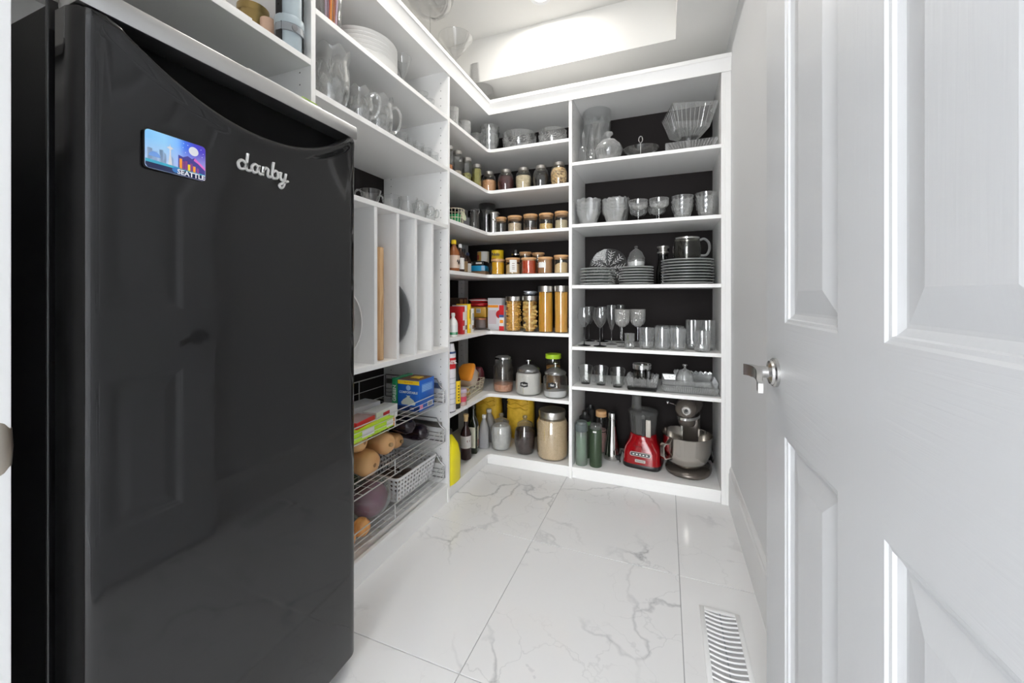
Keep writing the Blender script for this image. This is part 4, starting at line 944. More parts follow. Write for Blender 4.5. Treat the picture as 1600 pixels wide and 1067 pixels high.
# top shelf of the corner: crystal bowls and tumblers
z = C[0]
for i, (u0, u1, vt, X, lb) in enumerate(((701, 717, 166, -1.15, 'tall cut crystal tumbler next to the pantry side panel'), (716, 736, 187.5, -1.16, 'cut crystal tumbler second from the pantry side panel'), (735, 753, 188, -1.20, 'cut crystal tumbler before the corner bowls'))):
    x, y, r, h = ctx(u0, u1, vt, z, X=X); r = min(r, .048); h = min(max(h, .085), .14); y = max(y, Y1+.009+r*1.1)
    t = bowl(r, h, lb, m=CRYSD, foot=.72, fl=12, amp=.02, name='crystal_tumbler', cat='glass'); put(t, x, y, z); facets(t, r*.86, r*.985, h*.1, h*.8, 8, rows=2, proud=.002)
x, y, r, h = ctx(750, 781, 193, z, Y=2.40); base = None; hb = h*.55
for k in range(3):
    if base is None: base = t = bowl(r*.97, hb, 'cut crystal bowl in the stack at the inner corner', 'crystal bowls at the inner corner', m=CRYS, foot=.56, straight=True, scal=10); facets(t, r*.60, r*.93, hb*.15, hb*.85, 12, rows=2, proud=.0016)
    else: t = dup(base, (0,0,0))
    put(t, x, y, z+k*(h-hb)/2); t['label'] = 'cut crystal bowl, '+nth(k, 3)+' in the stack at the inner corner'
for u0, u1, vt, yy, lb in ((785, 840, 200.5, 2.46, 'wide pinwheel cut crystal bowl beside the corner stack'), (841.5, 887, 197, 2.47, 'wide pinwheel cut crystal bowl beside the shelf divider')):
    x, y, r, h = ctx(u0, u1, vt, z, Y=yy); t = bowl(r*.97, h, lb, m=CRYS, foot=.72, name='crystal_bowl'); put(t, x-.003, y, z)
    mb = MB(); nb = 9                                    # pinwheels round the wall
    for i in range(nb):
        a0 = 2*PI*i/nb
        for k in range(10):
            b = 2*PI*k/10; q = h*.30
            pts = []
            for s_ in (.15, .6, 1):
                da = s_*q*math.cos(b+s_*.5)/(r*.93); zz = h*.52 + s_*q*math.sin(b+s_*.5); rr = r*.97*(.88+.11*min(1, zz/h/.9))+.002
                pts.append((rr*math.cos(a0+da), rr*math.sin(a0+da), zz))
            mb.tube(pts, .0016, 4)
    mb.build('pinwheel_cut', CRYSD, t, smooth=0)

# second shelf: bean and lentil jars
z = C[1]
beanA = speckle('salmon_beans', [(.56,.25,.11),(.76,.44,.24),(.64,.32,.15)], 150); beanB = speckle('purple_beans', [(.045,.008,.012),(.09,.02,.025),(.03,.006,.01)], 130)
beanC = speckle('pale_beans', [(.68,.56,.36),(.84,.74,.54),(.56,.44,.27)], 150); beanD = speckle('black_lentils', [(.02,.02,.022),(.05,.05,.055)], 200); beanE = speckle('mixed_beans', [(.80,.56,.26),(.10,.04,.02),(.88,.70,.42),(.66,.40,.16)], 120)
lent = speckle('green_lentils', [(.28,.27,.07),(.42,.39,.12)], 220); pump = speckle('green_seeds', [(.26,.28,.06),(.42,.40,.14),(.16,.12,.05)], 160); rice_ = speckle('white_beans', [(.72,.66,.56),(.58,.5,.4)], 170); redl = speckle('red_lentils', [(.62,.20,.06),(.75,.30,.10)], 200)
for u0, u1, vt, X, cont, fill, lb in ((696, 708, 223, -1.14, redl, .35, 'tall six sided jar of red lentils by the pantry side panel'), (707.5, 722, 230, -1.15, rice_, .32, 'tall six sided jar of white beans with a steel lid'), (722, 737, 241.5, -1.15, pump, .45, 'tall six sided jar part filled with green seeds'), (737, 752.5, 252, -1.15, lent, .88, 'tall six sided jar full of green lentils')):
    x, y, r, h = ctx(u0, u1, vt, z, X=X); y = max(y, Y1+.058); r = min(r, .046)
    jar(lb, x, y, z, r, h*.86, 'hex', 'steel', STEEL, fill, cont, name='storage_jar')
for u0, u1, vt, cont, fill, lb in ((752, 777, 263.5, beanA, .62, 'round jar of salmon coloured beans with a steel lid'), (777.5, 804.5, 260, beanB, .72, 'round jar of dark purple beans with a steel lid'), (805, 832, 257, beanC, .66, 'round jar of pale beans with a steel lid'), (832.5, 859, 253.5, beanD, .55, 'round jar of black lentils with a steel lid'), (859.5, 888, 248, beanE, .80, 'round jar of mixed spotted beans beside the divider')):
    x, y, r, h = ctx(u0, u1, vt, z, Y=2.415); jar(lb, x-.002, y, z, r*.96, h*.88, 'round', 'steel', STEEL, fill, cont, name='bean_jar')

# third shelf: basket, clip jar, coffee pots, bamboo lidded jars
z = C[2]
t = thing('wire_basket', 'small cream wire basket by the pantry side panel', 'basket', (-1.145, max(Y1+.075, atX(711, -1.145)), z))
CRW = mat('cream_wire', (.62,.56,.42), .5)
mb = MB()
for k in range(18):
    a = 2*PI*k/18; mb.tube([(.046*math.cos(a), .046*math.sin(a), .002), (.056*math.cos(a), .056*math.sin(a), .085)], .0017, 4)
for rr, zz in ((.046,.002),(.050,.035),(.056,.085)): mb.tube([(rr*math.cos(2*PI*k/20), rr*math.sin(2*PI*k/20), zz) for k in range(20)], .002, 4, closed=True)
mb.build('wire_frame', CRW, t); 
MB().lathe([(0,0),(.022,0),(.026,.003),(0,.004)], 16, M=frame((.046,.018,.048), (0,1,0), (-.2,0,1))).build('leaf_ornament', mat('sage_ornament', (.55,.60,.42), .5), t); MB().box(-.03,.03,-.02,.02,.004,.06, bev=.004).build('packet', GREEN, t)
t = thing('paper_sleeve', 'pale grey paper sleeve leaning behind the wire basket', 'paper', (-1.26, atX(727, -1.26), z)); MB().box(-.06,.06,-.004,.004,0,.11, bev=.001).build('sleeve', mat('grey_paper', (.40,.39,.42), .6), t)
x, y, r, h = ctx(733, 749, 322, z, X=-1.16); t = thing('clip_jar', 'empty glass jar with a wire clip lid before the steel pot', 'jar', (x, y, z))
DG = glass_mat('dim_glass', (.70,.70,.69), 1.5, .03, .04, 0, 1, 1.6)
MB().lathe(cup_prof([(r*.9,0),(r*.97,.006),(r,h*.35),(r*.95,h*.62),(r*.72,h*.75),(r*.74,h*.82)], .003, .006), 24).build('body', DG, t)
MB().lathe([(r*.78,h*.82),(r*.80,h*.84),(r*.78,h*.88),(r*.3,h*.92),(0,h*.92)], 24).build('lid', DG, t); MB().tube([(r*.85,.0,h*.70),(r*1.0,.01,h*.80),(r*.7,.015,h*.94),(0,.015,h*.97),(-r*.7,.015,h*.94),(-r*1.0,.01,h*.80),(-r*.85,0,h*.70)], .002, 5).build('clip', CHROME, t)
x, y, r, h = ctx(746, 776, 316, z, Y=2.50); t = thing('glass_dispenser', 'tall clear canister with a glass lid at the corner', 'canister', (x, y, z))
MB().lathe(cup_prof([(r*.88,0),(r*.9,.005),(r*.9,h*.78)], .003, .006), 32).build('body', DG, t); MB().lathe([(r*.92,h*.785),(r,h*.79),(r,h*.82),(r*.9,h*.86),(r*.86,h*.985),(r*.8,h),(0,h)], 32).build('lid', SMOKE, t)
x, y, r, h = ctx(762, 781, 330, z, Y=2.425); t = thing('coffee_press', 'slim brushed steel coffee canister in front of the clear one', 'canister', (x, y, z))
MB().lathe([(0,0),(r*.93,0),(r*.95,.004),(r*.95,h*.92),(r*.85,h*.94),(0,h*.94)], 28).build('body', mat('canister_steel', (.52,.51,.50), .22, 1), t); MB().lathe([(r*.96,h*.90),(r,h*.905),(r,h*.95),(r*.8,h),(0,h)], 28).build('lid', STEEL, t)
t = thing('measuring_scoop', 'small steel scoop leaning on the coffee canister', 'scoop', (atY(772.5, 2.372), 2.372, z)); MB().lathe([(0,.078),(.009,.080),(.012,.092),(.011,.092),(.008,.083),(0,.081)], 12).tube([(0,0,.079),(0,-.004,.0)], .0025, 6).build('body', STEEL, t)
oats = speckle('oats', [(.66,.50,.32),(.80,.68,.50),(.54,.37,.23)], 160); corn = speckle('corn_kernels', [(.75,.42,.05),(.82,.66,.34),(.70,.35,.04)], 110); quin = speckle('quinoa', [(.58,.50,.32),(.70,.62,.42)], 260); clov = speckle('brown_seeds', [(.10,.06,.045),(.18,.11,.08)], 220)
cin = mat('grey_powder', (.16,.15,.15), .8)
for u0, u1, vt, cont, fill, lb in ((774.5, 792.5, 338, None, 0, 'small empty looking jar with a bamboo lid beside the coffee canister'), (793, 817, 335.5, oats, .60, 'bamboo lidded jar of oat flakes'), (817.5, 841.5, 333, clov, .22, 'bamboo lidded jar with a little dark seed inside'), (842, 866, 331.5, corn, .42, 'bamboo lidded jar of popcorn kernels'), (866.5, 889, 328.5, quin, .56, 'bamboo lidded jar of pale quinoa beside the divider')):
    x, y, r, h = ctx(u0, u1, vt, z, Y=2.40); jar(lb, x-.002, y, z, r*.93, h-.015, 'cyl', 'bamboo', BAMBOO, fill, cont, name='bamboo_lid_jar')

# fourth shelf: sauces, tins, spice jars
z = C[3]
def sbottle(name, label, X, u, vt, r, cols, cat='bottle', z=z, square=False, ylim=0):
    y = max(atX(u, X), Y1+.009+r+.002, ylim); h = CZ + (V0-vt)*fwd(X, y)/FPX - z
    t = thing(name, label, cat, (X, y, z)); body, lab, cap = cols
    P = [(0,0),(r*.95,0),(r,.004),(r,h*.55),(r*.85,h*.66),(r*.36,h*.80),(r*.34,h*.88),(0,h*.88)]
    MB().lathe(P, 4 if square else 24, M=Matrix.Rotation(PI/4, 4, 'Z') if square else None).build('body', body, t)
    if lab: MB().lathe([(r*1.012,h*.10),(r*1.012,h*.50)], 4 if square else 24, M=Matrix.Rotation(PI/4, 4, 'Z') if square else None).build('label', lab, t)
    MB().lathe([(r*.40,h*.86),(r*.44,h*.865),(r*.42,h*.98),(r*.3,h),(0,h)], 16).build('cap', cap, t); return t
amber = mat('amber_sauce', (.22,.07,.02), .25); dkbr = mat('dark_sauce', (.035,.014,.008), .2)
t = sbottle('syrup_bottle', 'brown syrup bottle with a yellow cap by the pantry side panel', -1.125, 709, 375, .034, (amber, mat('label_tan', (.60,.47,.38), .5), YEL))
MB().tube([(.0352*math.cos(-.5+a*.1), .0352*math.sin(-.5+a*.1), .052+.014*math.sin(a*1.5)) for a in range(9)], .0022, 5).build('printed_mark', BLACK, t)
sbottle('sauce_bottle', 'slim sauce bottle with a white label and white cap', -1.125, 719, 381.5, .024, (dkbr, PAPER, PAPER), ylim=Y1+.085)
sbottle('sauce_bottle', 'dark sauce bottle with a tan label behind the white capped one', -1.21, 724.5, 389, .026, (dkbr, mat('tan_label', (.40,.27,.14), .5), BLACK))
sbottle('sauce_bottle', 'small dark bottle with a navy cap near the corner', -1.20, 731, 395, .022, (dkbr, PAPER, mat('navy_cap', (.01,.02,.07), .4)))
def pbox(name, label, cat, x, y, z, w, d, h, m, rz=0, bands=(), tilt=0):
    """a carton: bands are (part name, face, lo, hi, z0, z1, material) panels printed on its faces"""
    t = thing(name, label, cat, (x, y, z), rz); MB().box(-w/2,w/2,-d/2,d/2,0,h, bev=.0008).build('carton', m, t)
    for nm, fc, lo, hi, a, b, mm in bands:
        e = .0006
        if fc == 'f': q = (lo*w-w/2, hi*w-w/2, -d/2-e, -d/2, a*h, b*h)
        elif fc == 'r': q = (w/2, w/2+e, lo*d-d/2, hi*d-d/2, a*h, b*h)
        else: q = (lo*w-w/2, hi*w-w/2, a*d-d/2, b*d-d/2, h, h+e)
        MB().box(*q).build(nm, mm, t, smooth=0)
    return t
pbox('chocolate_box', 'flat brown box under the bright blue box in the corner', 'box', atY(747, 2.46), 2.46, z, .135, .10, .030, CARD, .15)
pbox('biscuit_box', 'flat bright blue box lying in the corner', 'box', atY(746, 2.455), 2.455, z+.0315, .135, .095, .036, CYAN, .15, [('end_print', 'f', .82, 1, .05, .95, mat('pale_blue_print', (.35,.55,.75), .4))])
pbox('tea_bag_pack', 'crumpled black pack lying on the blue box', 'packet', atY(746, 2.46), 2.46, z+.069, .125, .085, .030, BLACK, .05, [('white_print', 'f', .55, .9, .35, .7, PAPER), ('white_print', 'f', .1, .35, .2, .8, mat('pack_grey', (.3,.3,.3), .5))])
can_st = mat('tin_silver', (.55,.54,.52), .3, 1)
def can(name, label, x, y, z, r, h, m, bands=(), cat='tin'):
    t = thing(name, label, cat, (x, y, z)); MB().lathe([(0,0),(r,0),(r*1.01,.002),(r*.99,.004),(r*.99,h-.004),(r*1.01,h-.002),(r,h),(0,h-.002)], 32).build('body', m, t)
    for a0, a1, b0, b1, mm in bands:
        V = []; nn = 10
        for k in range(nn+1):
            a = a0+(a1-a0)*k/nn; V += [(r*1.004*math.cos(a), r*1.004*math.sin(a), b0*h), (r*1.004*math.cos(a), r*1.004*math.sin(a), b1*h)]
        MB().add(V, [(2*k, 2*k+2, 2*k+3, 2*k+1) for k in range(nn)]).build('print', mm, t, recalc=False)
    return t
ctY = 2.60
shz = zat(404, atY(777,2.62), 2.62)
t = can('milk_powder_tin', 'yellow milk powder tin standing on a carton at the back', atY(777.5, 2.62), 2.62, z+.105, .045, .085, YEL, [(-PI/2-.8, -PI/2+.1, .05, .28, RED), (-PI/2-.9, -PI/2+.9, 0, .05, PAPER)])
text('Nido', .030, frame((.004,-.0452,.052), (1,0,0), (0,0,1)), mat('print_dark_blue', (.01,.02,.10), .4), t, bold=.0006)
t = can('coffee_tin', 'white and amber tin next to the yellow one', atY(755, 2.62), 2.62, z+.10, .044, .084, PAPER, [(-PI/2-1.2, -PI/2+.1, .04, .96, mat('amber_print', (.62,.36,.08), .4)), (-PI/2-1.1, -PI/2-.3, .3, .7, RED)])
pbox('storage_carton', 'dark carton holding up the two tins at the back', 'box', atY(766, 2.62), 2.625, z, .19, .13, .096, mat('dark_carton', (.03,.025,.022), .6))
turm = mat('turmeric', (.88,.46,.01), .7); chil = mat('chilli_powder', (.52,.06,.012), .7); cumi = mat('cumin_powder', (.44,.23,.10), .7); gar = mat('beige_powder', (.74,.54,.29), .7); gar2 = mat('sand_powder', (.80,.60,.33), .7)
for u0, u1, vt, cont, fill, hp_, lb, lab in ((767.5, 789.5, 404, turm, .90, 0, 'bamboo lidded spice jar of yellow turmeric', 0), (790, 814, 402, gar, .62, .25, 'bamboo lidded spice jar with a white recipe label', 1), (814.5, 839.5, 401.5, chil, .92, 0, 'bamboo lidded spice jar of red chilli powder', 0), (840, 865, 400.5, cumi, .94, 0, 'bamboo lidded spice jar of brown powder with a torn label', 2), (865.5, 889, 397.5, gar2, .52, .35, 'bamboo lidded spice jar of sloping sand coloured powder', 0)):
    x, y, r, h = ctx(u0, u1, vt, z, Y=2.40); t = jar(lb, x-.002, y, z, r*.95, h-.015, 'cyl', 'bamboo', BAMBOO, fill, cont, name='spice_jar', heap=hp_)
    if lab:
        a0, a1, b0, b1 = ((-PI/2-.1, -PI/2+.9, .12, .85) if lab == 1 else (-PI/2-.75, -PI/2+.35, .35, .70)); V = []
        for k in range(9):
            a = a0+(a1-a0)*k/8; q = r*.955
            V += [(q*math.cos(a), q*math.sin(a), b0*h), (q*math.cos(a), q*math.sin(a), b1*h*(1 if lab == 1 else (.92+.08*(k % 2))))]
        MB().add(V, [(2*k, 2*k+2, 2*k+3, 2*k+1) for k in range(8)]).build('paper_label', PAPER, t, recalc=False)
        if lab == 1:
            for q in (.62, .50, .40, .30): MB().box(-.0005, .016, -r*.962, -r*.957, h*q, h*q+.003, M=Matrix.Rotation(.25, 4, 'Z')).build('printed_line', BROWN, t, smooth=0)
for uc, vt, lb in ((821, 392, 'bamboo lidded jar behind the chilli powder'), (841, 393, 'bamboo lidded jar behind the brown powder')):
    x = atY(uc, 2.56); jar(lb, x, 2.56, z, .042, CZ+(V0-vt)*fwd(x,2.53)/FPX-z-.02, 'cyl', 'bamboo', BAMBOO, .6, cumi, name='spice_jar')
t = bottle('spice_grinder', 'small clear grinder with a chrome head at the back', 799, 813, 390, 2.67, [('body', [(0,0),(.9,0),(1,.02),(1,.70),(.6,.78),(0,.78)], SMOKE), ('head', [(.5,.78),(1.05,.80),(1.05,.84),(.4,.88),(.3,1),(0,1)], CHROME)], cat='grinder', z=z)
# ------------------------------------------------------------ fifth corner shelf: dry goods and pasta
z = C[4]
PASTA = mat('pasta_yellow', (.86,.52,.12), .45); PASTB = mat('spaghetti_gold', (.82,.46,.05), .4)
def macaroni(mb, M, rd): mb.tube([(.007*math.cos(a), .007*math.sin(a), 0) for a in (0,.7,1.4,2.1)], .0032, 6, M=M)
def conch(mb, M, rd):
    V = []; F_ = []; n = 8
    for j in range(5):
        q = j/4; w = .011*math.sin(PI*(.12+.76*q)); 
        for k in range(n+1):
            a = -2.2+4.4*k/n; V.append(((q-.5)*.042, w*math.sin(a)*1.05, -w*math.cos(a)))
    for j in range(4):
        for k in range(n): F_.append((j*(n+1)+k, j*(n+1)+k+1, (j+1)*(n+1)+k+1, (j+1)*(n+1)+k))
    mb.add(V, F_, M)
x, y, r, h = ctx(790, 815, 463, z, Y=2.395); t = jar('pasta jar full of small macaroni with a steel lid', x, y, z, r*.94, h*.93, 'cyl', 'steel', STEEL, .3, None, name='pasta_jar'); 
MB().lathe([(0,.005),(r*.72,.005),(r*.72,h*.86),(0,h*.87)], 24).build('pasta_core', mat('pasta_core', (.70,.38,.07), .6), t); pieces(t, r*.87, .010, h*.86, 520, macaroni, PASTA, 3)
x, y, r, h = ctx(815.5, 840.5, 462, z, Y=2.395); t = jar('pasta jar of large shells with a steel lid', x, y, z, r*.94, h*.93, 'cyl', 'steel', STEEL, .3, None, name='pasta_jar')
MB().lathe([(0,.005),(r*.55,.005),(r*.55,h*.84),(0,h*.85)], 24).build('pasta_core', bpy.data.materials['pasta_core'], t); pieces(t, r*.64, .018, h*.83, 110, conch, mat('shell_pasta', (.90,.64,.22), .45), 5)
xb, yb2, rb2, hb2 = x, y, r, h
for u0, u1, vt, lb, tilt in ((841, 865.5, 448, 'tall spaghetti jar beside the jar of shells', .0), (866, 889, 447.5, 'tall spaghetti jar with slanting strands beside the divider', .022)):
    x, y, r, h = ctx(u0, u1, vt, z, Y=2.39); x -= .002; t = jar(lb, x, y, z, r*.94, h*.95, 'cyl', 'steel', STEEL, .3, None, name='pasta_jar')
    MB().lathe([(0,.005),(r*.74,.005),(r*.74,h*.86),(0,h*.86)], 24).build('pasta_core', PASTB, t)
    mb = MB(); rd = random.Random(int(u0))
    for k in range(110):
        a = rd.random()*2*PI; q = r*rd.uniform(.74,.87); d = rd.uniform(-1,1)*tilt + rd.uniform(-.004,.004); a2 = a + d/r*(3 if tilt else 1)
        mb.tube([(q*math.cos(a), q*math.sin(a), .006), (q*math.cos(a2), q*math.sin(a2), h*rd.uniform(.84,.90))], .0012, 4)
    mb.build('spaghetti', PASTA if tilt else PASTB, t, kind='stuff', smooth=60)
def pouch(name, label, cat, x, y, z, w, d, h, m, rz=0, bands=(), amp=.12, seed=0, tilt=None, group=None):
    """soft bag: a pillow with creases"""
    rd = random.Random(seed); t = thing(name, label, cat, (x, y, z), rz, group); V = []; F_ = []; na, nb = 16, 10
    ph = [rd.uniform(0, 6) for _ in range(6)]
    for j in range(nb+1):
        v_ = -PI/2+PI*j/nb
        for i in range(na):
            u_ = 2*PI*i/na; cx = math.copysign(abs(math.cos(u_))**.5, math.cos(u_)); cyy = math.copysign(abs(math.sin(u_))**.5, math.sin(u_))
            k = abs(math.cos(v_))**.45; wr = 1+amp*(math.sin(3*u_+ph[0]+2*v_)*.5+math.sin(5*v_+ph[1]+u_)*.5)*k
            V.append((w/2*cx*k*wr, d/2*cyy*k*wr, h/2+h/2*math.copysign(abs(math.sin(v_))**.6, math.sin(v_))))
    for j in range(nb):
        for i in range(na): F_.append((j*na+i, j*na+(i+1) % na, (j+1)*na+(i+1) % na, (j+1)*na+i))
    F_ += [tuple(reversed(range(na))), tuple(range(nb*na, (nb+1)*na))]
    mb = MB(); mb.add(V, F_, tilt); mats = [m]
    if bands:
        mats += [b[2] for b in bands]
        for fi, f in enumerate(mb.f):
            zc = sum(mb.v[i][2] for i in f)/len(f)/h if not tilt else sum(V[i][2] for i in f)/len(f)/h
            for bi, (a, b, mm) in enumerate(bands):
                if a <= zc < b: mb.mi[fi] = bi+1
    mb.build('bag', mats, t, smooth=70); return t
FOIL = mat('silver_bag', (.25,.27,.30), .25, .6)
pouch('foil_bag', 'rolled dark foil bag lying on the jar of shells', 'bag', xb, yb2, z+hb2*1.015, .075, .05, .028, FOIL, .2, amp=.4, seed=4)
# cartons in the corner
TEA = pbox('tea_carton', 'white tea carton with an orange stripe and red roundel', 'box', atY(776, 2.47), 2.47, z, .105, .06, zat(466, atY(776,2.44), 2.44)-z, mat('carton_grey_white', (.70,.70,.72), .5), 0, [('orange_stripe', 'f', 0, .75, .70, .78, ORANGE), ('grey_window', 'f', .0, 1, .80, .99, mat('print_light_grey', (.5,.5,.52), .5)), ('photo_print', 'f', .05, .6, .18, .62, mat('print_pale_mauve', (.62,.52,.55), .5))])
MB().lathe([(0,0),(.028,0),(.028,.0006),(0,.0006)], 24, M=frame((.036,-.0302,.105), (1,0,0), (0,0,1))).build('red_roundel', RED, TEA)
pbox('small_carton', 'small red and white carton before the tea carton', 'box', atY(785.5, 2.40), 2.40, z, .034, .04, zat(477, atY(785,2.38), 2.38)-z, PAPER, 0, [('red_top', 'f', 0, 1, .62, 1, RED), ('blue_band', 'f', 0, 1, .52, .62, mat('print_blue_2', (.03,.08,.25), .4)), ('gold_print', 'f', .15, .85, .30, .42, ORANGE), ('red_foot', 'f', 0, 1, 0, .18, RED)])
cb = pbox('cereal_carton', 'yellow cereal carton lying above the pink tub', 'box', atY(744, 2.555), 2.555, z+.078, .185, .12, .072, mat('cereal_yellow', (.70,.38,.03), .45), .12, [('teal_print', 'f', .15, .42, .55, .85, mat('teal_print', (.03,.30,.40), .4)), ('barcode_patch', 'f', .62, .80, .42, .85, PAPER)])
for k in range(5): MB().box(.026+k*.005,.028+k*.005,-.0612,-.0606,.036,.056).build('barcode_bar', BLACK, cb, smooth=0)
pbox('support_carton', 'plain brown carton under the yellow cereal carton', 'box', atY(744, 2.56), 2.60, z, .17, .10, .076, CARD, .12)
for k, (dz, lb, sd) in enumerate(((.151, 'red snack bag lying on the yellow carton', 2), (.180, 'crumpled red and white snack bag on top of the other', 9))):
    pouch('snack_bag', lb, 'bag', atY(748+k, 2.56), 2.56, z+dz, .15-.03*k, .10, .030, RED, .1, [(.55, .8, PAPER)] if k else (), amp=.25, seed=sd)
t = can('plastic_tub', 'pinkish clear plastic tub in front of the corner', atY(751, 2.435), 2.435, z, .034, .068, glass_mat('pink_tub', (.75,.52,.48), 1.45, .1, .3)); MB().lathe([(.0355,.066),(.0365,.068),(.0365,.076),(0,.077)], 24).build('lid', mat('copper_lid', (.50,.22,.12), .3, .5), t)
t = thing('tongs', 'dark steel tongs lying at the shelf corner', 'tongs', (atY(755, 2.385), 2.385, z), 0); MB().tube([(-.05,.012,.004),(.02,.005,.005),(.055,-.012,.004)], .0028, 5).build('arm', DWIRE, t); MB().tube([(-.05,.012,.012),(.02,-.006,.012),(.055,-.022,.004)], .0028, 5).build('arm', DWIRE, t)
# along the side leg
t = sbottle('pill_bottle', 'white plastic bottle with a green leaf print by the side panel', -1.115, 708, 489, .026, (PAPER, mat('label_white', (.75,.76,.75), .4), PAPER), z=z)
MB().lathe([(.0265,.012),(.0265,.026)], 20).build('green_print', GREEN, t)
jar('jar of red brown sauce behind the white bottle', -1.17, Y1+.065, z, .038, .115, 'round', 'steel', mat('white_lid', (.7,.7,.7), .4), .85, mat('red_sauce', (.26,.04,.015), .3), name='sauce_jar')
pbox('dark_gold_box', 'dark box with gold panels at the back behind the cartons', 'box', -1.35, atX(717, -1.35), z, .07, .12, .215, mat('dark_brown_box', (.05,.03,.02), .5), 0, [('gold_panel', 'r', .1, .45, .72, .95, gold), ('gold_panel', 'r', .6, .9, .72, .95, gold)])
for i, (u, m, vt, lb) in enumerate(((716.5, RED, 479, 'narrow red and white spice carton standing in the row'), (720.5, PAPER, 477, 'narrow cream carton with dark print standing in the row'), (726.5, YEL, 475, 'narrow yellow carton standing in the row'), (731.5, PAPER, 482, 'narrow white carton nearest the yellow one'))):
    yy = atX(u, -1.16); hh = zat(vt, -1.16, yy)-z
    pbox('spice_carton', lb, 'box', -1.17, yy, z, .09, .026 if i != 2 else .022, hh, m, .0, [('print', 'r', .15, .85, .15, .30, BROWN if i % 2 else PAPER), ('print', 'r', .1, .9, .5, .8, (PAPER, mat('cream_print', (.72,.64,.46), .5), mat('olive_print', (.42,.36,.04), .5), mat('print_grey_blue', (.4,.45,.52), .5))[i])])

# ------------------------------------------------------------ sixth corner shelf
z = C[5]
t = thing('salt_carton', 'tall white salt carton with a red badge by the side panel', 'carton', (-1.115, Y1+.053, z), 0); hh = zat(537, -1.115, Y1+.05)-z
MB().lathe([(0,0),(.040,0),(.041,.002),(.041,hh*.86),(.036,hh*.90),(.030,hh),(0,hh)], 28).build('body', mat('carton_mauve_white', (.74,.73,.77), .5), t)
for (b0, b1, m) in ((.64,.80,RED),(.86,.89,mat('navy_print', (.03,.06,.16), .4)),(.008,.02,BLACK)): MB().lathe([(.0415,hh*b0),(.0415,hh*b1)], 28).build('printed_band', m, t)
text('50%', .030, frame((.0425*math.cos(-.5), .0425*math.sin(-.5), hh*.735), (math.sin(.5), math.cos(.5), 0), (0,0,1)), PAPER, t, bold=.0006)
for k in range(6): MB().lathe([(.0414,hh*(.12+.075*k)),(.0414,hh*(.135+.075*k))], 28).build('printed_line', mat('line_grey', (.52,.51,.56), .5) if 'line_grey' not in bpy.data.materials else bpy.data.materials['line_grey'], t)
t = thing('sauce_bottle', 'dark bottle with an upright yellow label beside the salt carton', 'bottle', (-1.112, Y1+.128, z)); hh = zat(568, -1.112, Y1+.128)-z
MB().lathe([(0,0),(.027,0),(.028,.003),(.028,hh*.62),(.018,hh*.78),(.016,hh),(0,hh)], 24).build('body', BLACKG, t)
V = []; 
for k in range(9):
    a = -1.1+.17*k; V += [(.0284*math.cos(a), .0284*math.sin(a), hh*.12), (.0284*math.cos(a), .0284*math.sin(a), hh*.62)]
MB().add(V, [(2*k, 2*k+2, 2*k+3, 2*k+1) for k in range(8)]).build('label', YEL, t, recalc=False)
for k in range(6): MB().box(.0282,.0290,-.004,.004,hh*(.17+.065*k),hh*(.20+.065*k), M=Matrix.Rotation(-.42,4,'Z')).build('printed_letter', BLACK, t, smooth=0)
t = thing('jam_jar', 'jar of pink jam with a mauve lid before the wire basket', 'jar', (-1.118, 2.035, z)); MB().lathe([(0,0),(.033,0),(.034,.003),(.034,.062),(.030,.072),(0,.072)], 24).build('body', mat('jam_glass', (.52,.36,.33), .2), t)
MB().lathe([(.0345,.022),(.0345,.052)], 24).build('label', mat('jam_pink', (.55,.06,.10), .4), t); MB().lathe([(.033,.073),(.036,.074),(.036,.088),(.032,.092),(0,.092)], 24).build('lid', mat('mauve_lid', (.50,.42,.52), .4), t)
# basket of packets
bx0, by0 = -1.205, 2.24
t = thing('wire_basket', 'low cream wire basket holding snack packets near the corner', 'basket', (bx0, by0, z), .10); mb = MB()
W2, D2, H2 = .085, .150, .085
def rp(w, d, zz): return [(-w,-d,zz),(w,-d,zz),(w,d,zz),(-w,d,zz)]
for zz, k in ((.003,.88),(.03,.92),(.058,.96),(.085,1.0)): mb.tube(rp(W2*k, D2*k, zz), .0022, 5, closed=True)
for k in range(13):
    q = -1+2*k/12
    for s in (-1, 1): mb.tube([(s*W2*.88, q*D2*.88, .003), (s*W2, q*D2, H2)], .0014, 4)
for k in range(7):
    q = -1+2*k/6
    for s in (-1, 1): mb.tube([(q*W2*.88, s*D2*.88, .003), (q*W2, s*D2, H2)], .0014, 4)
    mb.tube([(q*W2*.88, -D2*.88, .003), (q*W2*.88, D2*.88, .003)], .0014, 4)
mb.build('wire_frame', CRW, t)
pouch('flour_bag', 'orange and beige paper bag lying in the wire basket', 'bag', bx0-.005, by0+.050, z+.076, .125, .14, .100, mat('paper_beige', (.66,.55,.46), .7), .1, [(.0, .22, YEL), (.84, 2, ORANGE)], amp=.16, seed=12, tilt=Matrix.Translation((0,0,.04)) @ Matrix.Rotation(.85, 4, 'X') @ Matrix.Translation((0,0,-.05)))
pouch('chip_bag', 'yellow packet sunk in the wire basket', 'bag', bx0, by0-.060, z+.006, .115, .09, .052, mat('packet_yellow', (.72,.45,.06), .4), .1, [(.5, .8, mat('cream_packet', (.75,.66,.45), .5))], amp=.2, seed=21)
pouch('purple_bag', 'dark grey purple pouch behind the salt carton', 'bag', -1.30, 1.98, z, .10, .10, .17, mat('mauve_grey_bag', (.22,.18,.21), .5), .3, amp=.2, seed=30)
pouch('maroon_bag', 'small maroon pouch behind the wire basket', 'bag', -1.20, 2.43, z, .07, .05, .15, mat('maroon_bag', (.10,.015,.02), .4), .2, amp=.2, seed=31)
him = speckle('pink_salt', [(.62,.30,.20),(.75,.46,.35),(.55,.24,.15)], 90)
